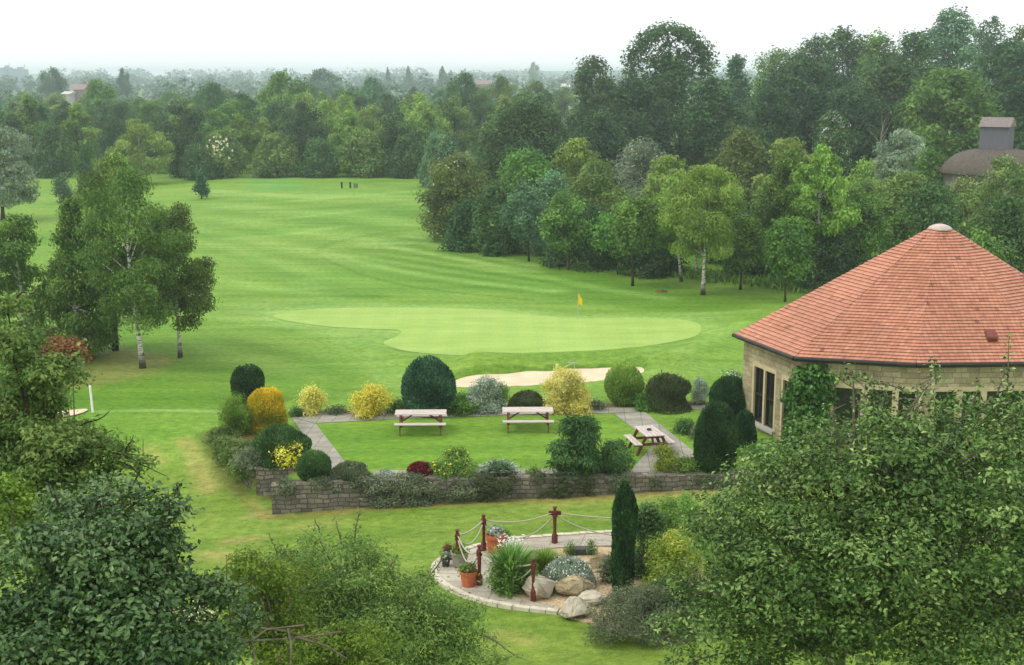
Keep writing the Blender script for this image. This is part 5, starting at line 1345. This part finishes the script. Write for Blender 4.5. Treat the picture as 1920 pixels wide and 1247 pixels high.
trail('trailing_plant', 'pale moss green plant spilling over the left end of the front wall', [lp(-7.4), lp(-4.9)], .08, 5000, 'heather', .13, .2, .06, 1, .24)
trail('trailing_plant', 'grey green creeper covering the top of the front wall below the red barberry', [lp(-5.2), lp(-1.0)], -.0, 22000, 'heather', .17, .72, .06, 2, .38, dens=11)
trail('trailing_plant', 'dark grey creeper hanging over the middle of the front wall', [lp(-1.2), lp(2.6)], -.0, 17000, 'brown', .16, .5, .06, 3, .36, dens=10)
trail('trailing_plant', 'thin creeper along the right part of the front wall', [lp(2.7), lp(7.7)], .02, 6500, 'heather', .12, .3, .06, 4, .26, dens=3.5)
trail('trailing_plant', 'shaggy grey green plants hanging down outside the left wall', [*[(x-.05, y) for x, y in WALLL]], .05, 15000, 'hawthorn', .2, .55, .08, 5, .34, back=.5)
loose('tall greyish grassy plant hanging over the left wall corner', 470, 905, 60, 838, 'heather', 5000, .09, 'round', droop=.15, group=GF, aspect=.25)
loose('low dark plants at the far left corner of the garden wall', 436, 808, 44, 778, 'mid', 2500, .08, 'dome', group=GF)
# climber on the clubhouse
rng = np.random.RandomState(77); Cn = []; Rd = []
for px, py, r in ((1530,705,24),(1515,720,28),(1545,715,22),(1500,745,24),(1525,750,32),(1510,780,34),(1535,785,26),(1495,810,26),(1520,815,30),(1500,845,28),(1530,850,24),(1490,775,16),(1515,870,22),(1548,740,16),(1485,830,14),(1505,700,12)):
    u, z = onwall(1, px, py) if px > 1518 else onwall(0, px, py)
    i = 1 if px > 1518 else 0
    a = Vector(WA[i]); b = Vector(WA[i+1]); d = (b-a).normalized(); nn = Vector((d.y, -d.x)); p = a+d*u+nn*.12
    rr = r/54.0; 
    for _ in range(2): Cn.append((p.x+rng.uniform(-.12,.12), p.y+rng.uniform(-.1,.06), z+rng.uniform(-.12,.12))); Rd.append((rr, min(rr, .3), rr))
V, F, T = scatter(rng, np.array(Cn), np.array(Rd), 9000, .13, 5, .09, .12, .3, .8)
pl_ = thing('climbing_plant', 'glossy green climber growing up the clubhouse wall beside the door', 'climber', (WA[1][0], WA[1][1], 0))
cl = parts_mesh('foliage', [(V-np.array([WA[1][0], WA[1][1], 0]), F, T)], LM['ivy'], pl_)
mb = MB()
for k in range(4): mb.tube([(-.1+k*.06,-.15,-.1), (-.2+k*.12,-.14,1.2), (-.25+k*.2,-.12,2.6)], [.04,.03,.015], 5)
mb.build('stem', M_BARK, pl_)
# ================================================================ rock garden plants
GK = 'plants of the rock garden'
clipped('slender dark columnar cypress standing up from the gravel', 1168, 1113, 42, 905, 'thuja', 'column', 16000, .085, group=GK, rough=.07, upT=1.6, outT=.35, spike=.08)
clipped('grey green mound with white blossom on top of the biggest boulder', 1066, 1098, 98, 1047, 'grey', 'dome', 5500, .055, group=GK, flowers=420, rough=.08, fsize=.05)
blades('big clump of green sword leaves with white lilies beside the front rope', 957, 1112, 60, 1030, 'mid', 700, name='iris_clump', asp=.07, spread=.28, group=GK, flowers=0)
loose('leafy dark green base of plants under the sword leaves', 957, 1113, 82, 1048, 'mid', 4500, .1, 'round', group=GK, aspect=.35)
loose('white lily flowers above the back of the sword leaf clump', 952, 1072, 40, 1014, 'flowerwhite', 240, .10, 'round', M=9, group=GK, name='lily_plant', cat='flower', zb=.72)
blades('tuft of fine yellow green grass behind the white blossomed mound', 1022, 1074, 78, 1030, 'lime', 1100, asp=.03, spread=.6, group=GK)
blades('low green rushes in front of the back paving', 985, 1070, 60, 1042, 'bright', 500, asp=.05, spread=.7, group=GK)
loose('small upright grey green sprig left of the slate slab', 1069, 1044, 20, 1017, 'mid', 900, .06, 'birch', M=10, group=GK, aspect=.25, up=1)
loose('small upright grey green sprig right of the slate slab', 1108, 1042, 22, 1014, 'mid', 900, .06, 'birch', M=10, group=GK, aspect=.25, up=1)
loose('yellowish low plant between rushes and the tall post', 975, 1060, 36, 1044, 'lime', 1200, .06, 'dome', group=GK)
loose('wide spreading dark juniper at the front of the gravel', 1200, 1186, 190, 1112, 'heather', 15000, .085, 'dome', M=50, br=.22, flat=.5, aspect=.28, group=GK, up=.8)
loose('dark spreading juniper at the right behind the wide one', 1265, 1150, 110, 1088, 'dark', 8000, .08, 'dome', M=30, br=.28, group=GK, aspect=.3)
loose('dark shrub right behind the cypress', 1214, 1085, 70, 948, 'dark', 9000, .085, 'round', M=30, group=GK)
loose('bright yellow green conifer bush right of the cypress', 1262, 1118, 98, 1000, 'goldgreen', 11000, .10, 'round', M=36, br=.3, aspect=.25, up=.9, group=GK, inner=.6)
loose('feathery green shrub behind the yellow green conifer', 1275, 1050, 100, 930, 'mid', 8000, .10, 'round', M=30, br=.28, aspect=.3, up=.9, group=GK)
loose('low grey leaved plant left of the cypress foot', 1142, 1092, 34, 1046, 'heather', 2200, .07, 'round', group=GK)
loose('small bright leaved plant on the dark spreading juniper', 1240, 1125, 46, 1102, 'bright', 1500, .09, 'dome', group=GK)
mb = MB(); mb.lathe([(.10,-.1),(.09,.55),(.10,.6),(.02,.62)], 10); tag(mb.build('dark_stump', M_BARK, None, tuple(G(1300,1122)), smooth=False), 'short dark stump beside the yellow green conifer', 'stump')
# plants in the pots
def potplant(i, label, leaf, w, h, flowers, fm, n=900):
    t, W, H = POTS[i]; p = t.location+Vector((0,0,H*.86)); rng = np.random.RandomState(300+i)
    Cn, Rd = crown_blobs(rng, 0, h, W*w, 'dome', 12, .4, .8)
    o = parts_mesh('potted_plant', [scatter(rng, Cn, Rd, n, .065, 5, .05, 0, .5)], LM[leaf], None, tuple(p)); tag(o, label, 'plant', 'plants in the pots')
    if flowers:
        k = rng.randint(0, 12, flowers); u = unit(np.abs(rng.randn(flowers, 3))*np.array([1,1,1])*np.sign(rng.randn(flowers, 3)*np.array([1,1,0])+np.array([0,0,1])))
        V, F = leaves(Cn[k]+u*Rd[k]*1.1, u, .07*rng.uniform(.7,1.3,flowers), .95, None, rng)
        parts_mesh('blossom', [(V, F, rng.rand(flowers))], LM[fm], o)
potplant(0, 'low grey green plant with white flowers in the large terracotta tub', 'grey', 1.0, .26, 60, 'flowerwhite')
potplant(1, 'low reddish and green plant in the front terracotta tub', 'hawthorn', .95, .20, 26, 'flowerred')
potplant(2, 'small pink flowered plant in the pot behind the large tub', 'mid', 1.0, .16, 30, 'flowerred', 400)
potplant(3, 'green plant with red flowers in the wide grey planter', 'mid', 1.0, .22, 34, 'flowerred')
potplant(4, 'small pale plant in the black pot at the paving edge', 'grey', .95, .14, 14, 'flowerwhite', 350)
potplant(5, 'small dark red plant in the dark bowl pot', 'reddish', 1.0, .16, 24, 'flowerred', 400)
# ================================================================ foreground trees seen from above
def fg(name, label, Y, blobs, leaf, n, size, foot, seed, cat='tree', limbs=True, sprig=None, droop=0, bark=None, aspect=.55, r0=.14, back=1.0, inner=.35, up=.8, shoots=(), extra=None, per=5, top=None):
    rng = np.random.RandomState(seed); Cn = []; Rd = []
    for b in blobs:
        px, py, r = b[:3]; dY = b[3] if len(b) > 3 else rng.uniform(-.5,.5)
        c = atY(px, py, Y+dY); R_ = r/scale_at(c)
        Cn.append(c); Rd.append((R_, R_, R_*.8))
        if back and r > 45: Cn.append(Vector((c.x, c.y+R_*1.3*back, c.z-R_*.25))); Rd.append((R_, R_, R_*.8))
    Cn = np.array(Cn); Rd = np.array(Rd)
    # break every clump into smaller leafy sprays
    C2 = []; R2 = []
    for c, r in zip(Cn, Rd):
        m = max(5, int(10*(r[0]/.5)**1.4))
        u = unit(rng.randn(m, 3)); C2.append(c+u*r*(.35+.65*rng.rand(m, 1)**.5)); k = r[0]*rng.uniform(.16,.36,m)+.045; R2.append(np.stack([k*1.5, k*1.5, k*.42], 1))
    C2 = np.concatenate(C2); R2 = np.concatenate(R2)
    g = Vector((foot[0], foot[1], float(terr(foot[0], foot[1]))))
    t = thing(name, label, cat, tuple(g))
    gl = np.array(g)
    V, F, T = scatter(rng, C2, R2, n, size, per, sprig or size*.9, droop, up, aspect, fold=True, inner=inner, tcl=(.35,.3,.35))
    ch = [(V-gl, F, T)]
    mb = MB(); rr = random.Random(seed)
    topz = top if top else max(c[2] for c in Cn)-g.z
    ctr = Cn.mean(0)-gl
    sp = [Vector((0,0,-.2)), Vector((ctr[0]*.25, ctr[1]*.25, topz*.25)), Vector((ctr[0]*.6, ctr[1]*.6, topz*.5)), Vector((ctr[0]*.9, ctr[1]*.9, topz*.8))]
    mb.tube(sp, [r0*1.2, r0, r0*.7, r0*.3], 8)
    for c in Cn:
        q = Vector(c-gl); k = min(.95, max(.3, (q.z/topz)-rr.uniform(.15,.35))); f = k*3; j = min(2, int(f)); s = sp[j].lerp(sp[j+1], f-j)
        m = s.lerp(q, .55)+Vector((0,0,.12*(q-s).length))
        mb.tube([s, m, q], [r0*.32, r0*.2, r0*.08], 5, cap=False)
        for _ in range(3):
            e = q+Vector(unit(rng.randn(1, 3))[0])*rr.uniform(.3,.7)*(.5+abs(q.z)*.02); mb.tube([q, e], [r0*.07, r0*.03], 4, cap=False)
    for (a, b, nl) in shoots:                         # leafy shoots reaching out of the crown
        A = atY(*a, Y)-g; B = atY(*b, Y)-g; P = [A.lerp(B, k/6)+Vector((0,0,.04*math.sin(k))) for k in range(7)]
        mb.tube(P, [.018-.002*k for k in range(7)], 4, cap=False)
        tt = rng.rand(nl); pp = np.array(A)[None]+(np.array(B)-np.array(A))[None]*tt[:, None]+rng.randn(nl, 3)*size*.55
        V, F = leaves(pp, rng.randn(nl, 3)*.6+np.array([0,-.2,.7]), size*rng.uniform(.7,1.25,nl), aspect, None, rng, True); ch.append((V, F, np.repeat(rng.rand(nl), 2)))
    mb.build('trunk', bark or M_TWIG, t, smooth=True)
    parts_mesh('crown', ch, LM[leaf], t)
    return t
RT = [(1335,1010,46),(1312,1110,58),(1275,1205,50),(1372,960,50),(1430,915,70),(1490,880,70),(1570,850,75),(1650,800,65),(1612,752,26),(1660,740,22),(1720,750,34),(1800,785,54),(1870,775,40),(1925,840,86),(1560,770,18),(1600,705,14),(1755,705,18),
      (1820,890,110,-1),(1700,900,115,-1),(1580,955,110,-1),(1460,1010,105,-.8),(1395,1090,84,-.5),(1345,1175,64),(1425,1160,100,-1),(1560,1100,120,-1.8),(1700,1040,130,-2),(1850,1010,130,-2),(1930,1110,130,-2),
      (1850,758,38),(1932,762,52),(1720,764,40),(1640,795,40),(1900,805,66,-.6),(1740,808,54,-.4),(1530,862,42),(1790,1160,120,-2.2),(1640,1190,90,-1.6),(1520,1215,70,-1),(1900,1215,100,-2),(1420,1235,60,-.5),(1300,1240,44),(1760,1240,60,-2),(1960,960,110,-1)]
fg('leafy_tree', 'large dense leafy tree filling the lower right in front of the clubhouse', 24, RT, 'sorbus', 105000, .098, (6.6, 24.5), 501, r0=.17, sprig=.085,
   shoots=[((1755,720),(1752,672),40),((1888,760),(1892,628),60),((1870,740),(1885,690),24),((1700,735),(1600,705),60),((1640,760),(1560,695),50),((1600,705),(1555,697),20),((1330,1000),(1285,985),24),((1300,1100),(1262,1080),16),((1270,1190),(1225,1200),20),((1820,770),(1838,715),30),((1430,900),(1400,870),30),((1500,870),(1530,830),20),((1330,950),(1300,925),30)])
AT = [(60,1180,110,-1.2),(180,1160,105,-1.2),(300,1215,85,-1.2),(85,1060,85,-.8),(200,1045,80,-.8),(275,1000,48,-.4),(318,955,26),(250,940,44),(160,965,58),(325,1075,36),(380,1105,30),(425,1110,22),(295,1125,50,-.8),(460,1160,20),(405,1220,38,-1),(30,1240,90,-1.5),(140,1250,80,-1.6),(230,1100,70,-1)]
fg('apple_tree', 'dark glossy leaved apple tree filling the bottom left corner', 14, AT, 'apple', 46000, .072, (-4.4, 14.4), 502, r0=.13, sprig=.08, aspect=.62, inner=.4, bark=M_BARK,
   shoots=[((290,985),(338,905),60),((340,1085),(398,1100),40),((398,1100),(478,1160),34),((310,1040),(370,1022),22),((250,940),(262,905),18),((180,950),(205,912),22),((110,950),(90,905),22),((330,970),(352,930),22),((300,1060),(362,1052),26),((120,1040),(150,1000),14),((420,1120),(440,1085),14)])
OT = [(60,850,80),(140,840,48),(195,850,26),(240,852,16),(268,872,14),(28,765,60),(80,705,50),(18,645,52),(12,575,28),(60,905,60),(160,892,34),(45,700,46),(85,765,44),(215,880,18),(105,900,46),(-20,820,80)]
fg('hawthorn_tree', 'olive leaved tree at the left edge with long branches reaching right', 19, OT, 'hawthorn', 40000, .078, (-7.6, 19.3), 503, r0=.13, sprig=.07, bark=M_BARK,
   shoots=[((200,850),(285,868),46),((230,870),(280,900),30),((120,700),(155,650),30),((140,810),(205,770),18),((30,560),(70,540),24),((235,850),(250,815),16)])
fg('reddish_tree', 'small tree with reddish brown tips beside the olive leaved one at the left', 21, [(110,655,26),(135,665,22),(95,672,24),(120,685,22)], 'reddish', 2600, .075, (-7.2, 21), 504, r0=.06)
fg('yellow_shrub', 'yellow green leafy shrub at the left edge behind the apple tree', 17, [(40,985,58),(85,1015,48),(15,1045,56),(12,930,36),(110,1060,40)], 'lime', 12000, .075, (-6.3, 17), 505, cat='shrub', r0=.07)
HT = [(560,1095,66),(640,1065,60),(600,1015,32),(535,1040,34),(690,1105,60),(760,1125,52),(840,1150,50),(885,1200,42),(800,1210,70,-.5),(700,1200,80,-.8),(610,1175,80,-.8),(660,1020,30),(560,1215,70,-1),(880,1240,44),(940,1240,26),(690,1040,26)]
fg('hedge_shrub', 'dull green twiggy shrub in the bottom middle below the lower lawn', 20, HT, 'hawthorn', 44000, .07, (-2.4, 20.3), 506, cat='shrub', r0=.1, sprig=.07, aspect=.4,
   shoots=[((665,1010),(674,950),40),((790,1110),(832,1036),46),((600,1000),(590,970),14),((520,1040),(505,1000),14),((640,1020),(630,975),14),((900,1190),(985,1235),34),((730,1070),(745,1040),16)])
YT = [(475,1085,46),(440,1130,50),(520,1125,56),(480,1190,60),(425,1190,40),(575,1160,40),(610,1235,56,-1),(690,1235,50,-1),(655,1215,40,-1),(540,1080,30),(520,1240,40,-1)]
fg('lime_shrub', 'bright yellow green shrub in front of the twiggy one at the bottom', 18, YT, 'lime', 26000, .066, (-3.3, 18.2), 507, cat='shrub', r0=.08, sprig=.06, aspect=.45,
   shoots=[((480,1060),(478,1030),12),((430,1100),(415,1070),12)])
BT = [(330,1158,34),(375,1150,20),(300,1165,18)]
tf = fg('flowering_shrub', 'small patch of cream blossom showing through the apple leaves at the bottom left', 16, BT, 'flowercream', 900, .05, (-4.0, 16.2), 508, cat='shrub', r0=.04)
# bare twigs at the bottom
g = atY(520, 1247, 15.5); gz = float(terr(g.x, 15.5)); mb = MB()
tw = thing('bare_branch', 'tangle of bare grey branches at the bottom edge in front of the lime shrub', 'branch', (g.x, 15.5, gz))
for pts in (((400,1190),(470,1202),(560,1196),(640,1184)), ((470,1202),(500,1180),(570,1172)), ((545,1247),(546,1210),(540,1180)), ((480,1247),(474,1215)), ((560,1196),(610,1210),(650,1235)), ((430,1160),(470,1175),(530,1182),(600,1200))):
    P = [atY(px, py, 15.5+.15*k)-Vector((g.x, 15.5, gz)) for k, (px, py) in enumerate(pts)]; mb.tube(P, .014, 5)
P0 = atY(545, 1247, 15.5)-Vector((g.x, 15.5, gz)); mb.tube([(0,0,-.1), P0*.5, P0], [.05,.03,.016], 6)
mb.build('twigs', M_TWIG, tw)
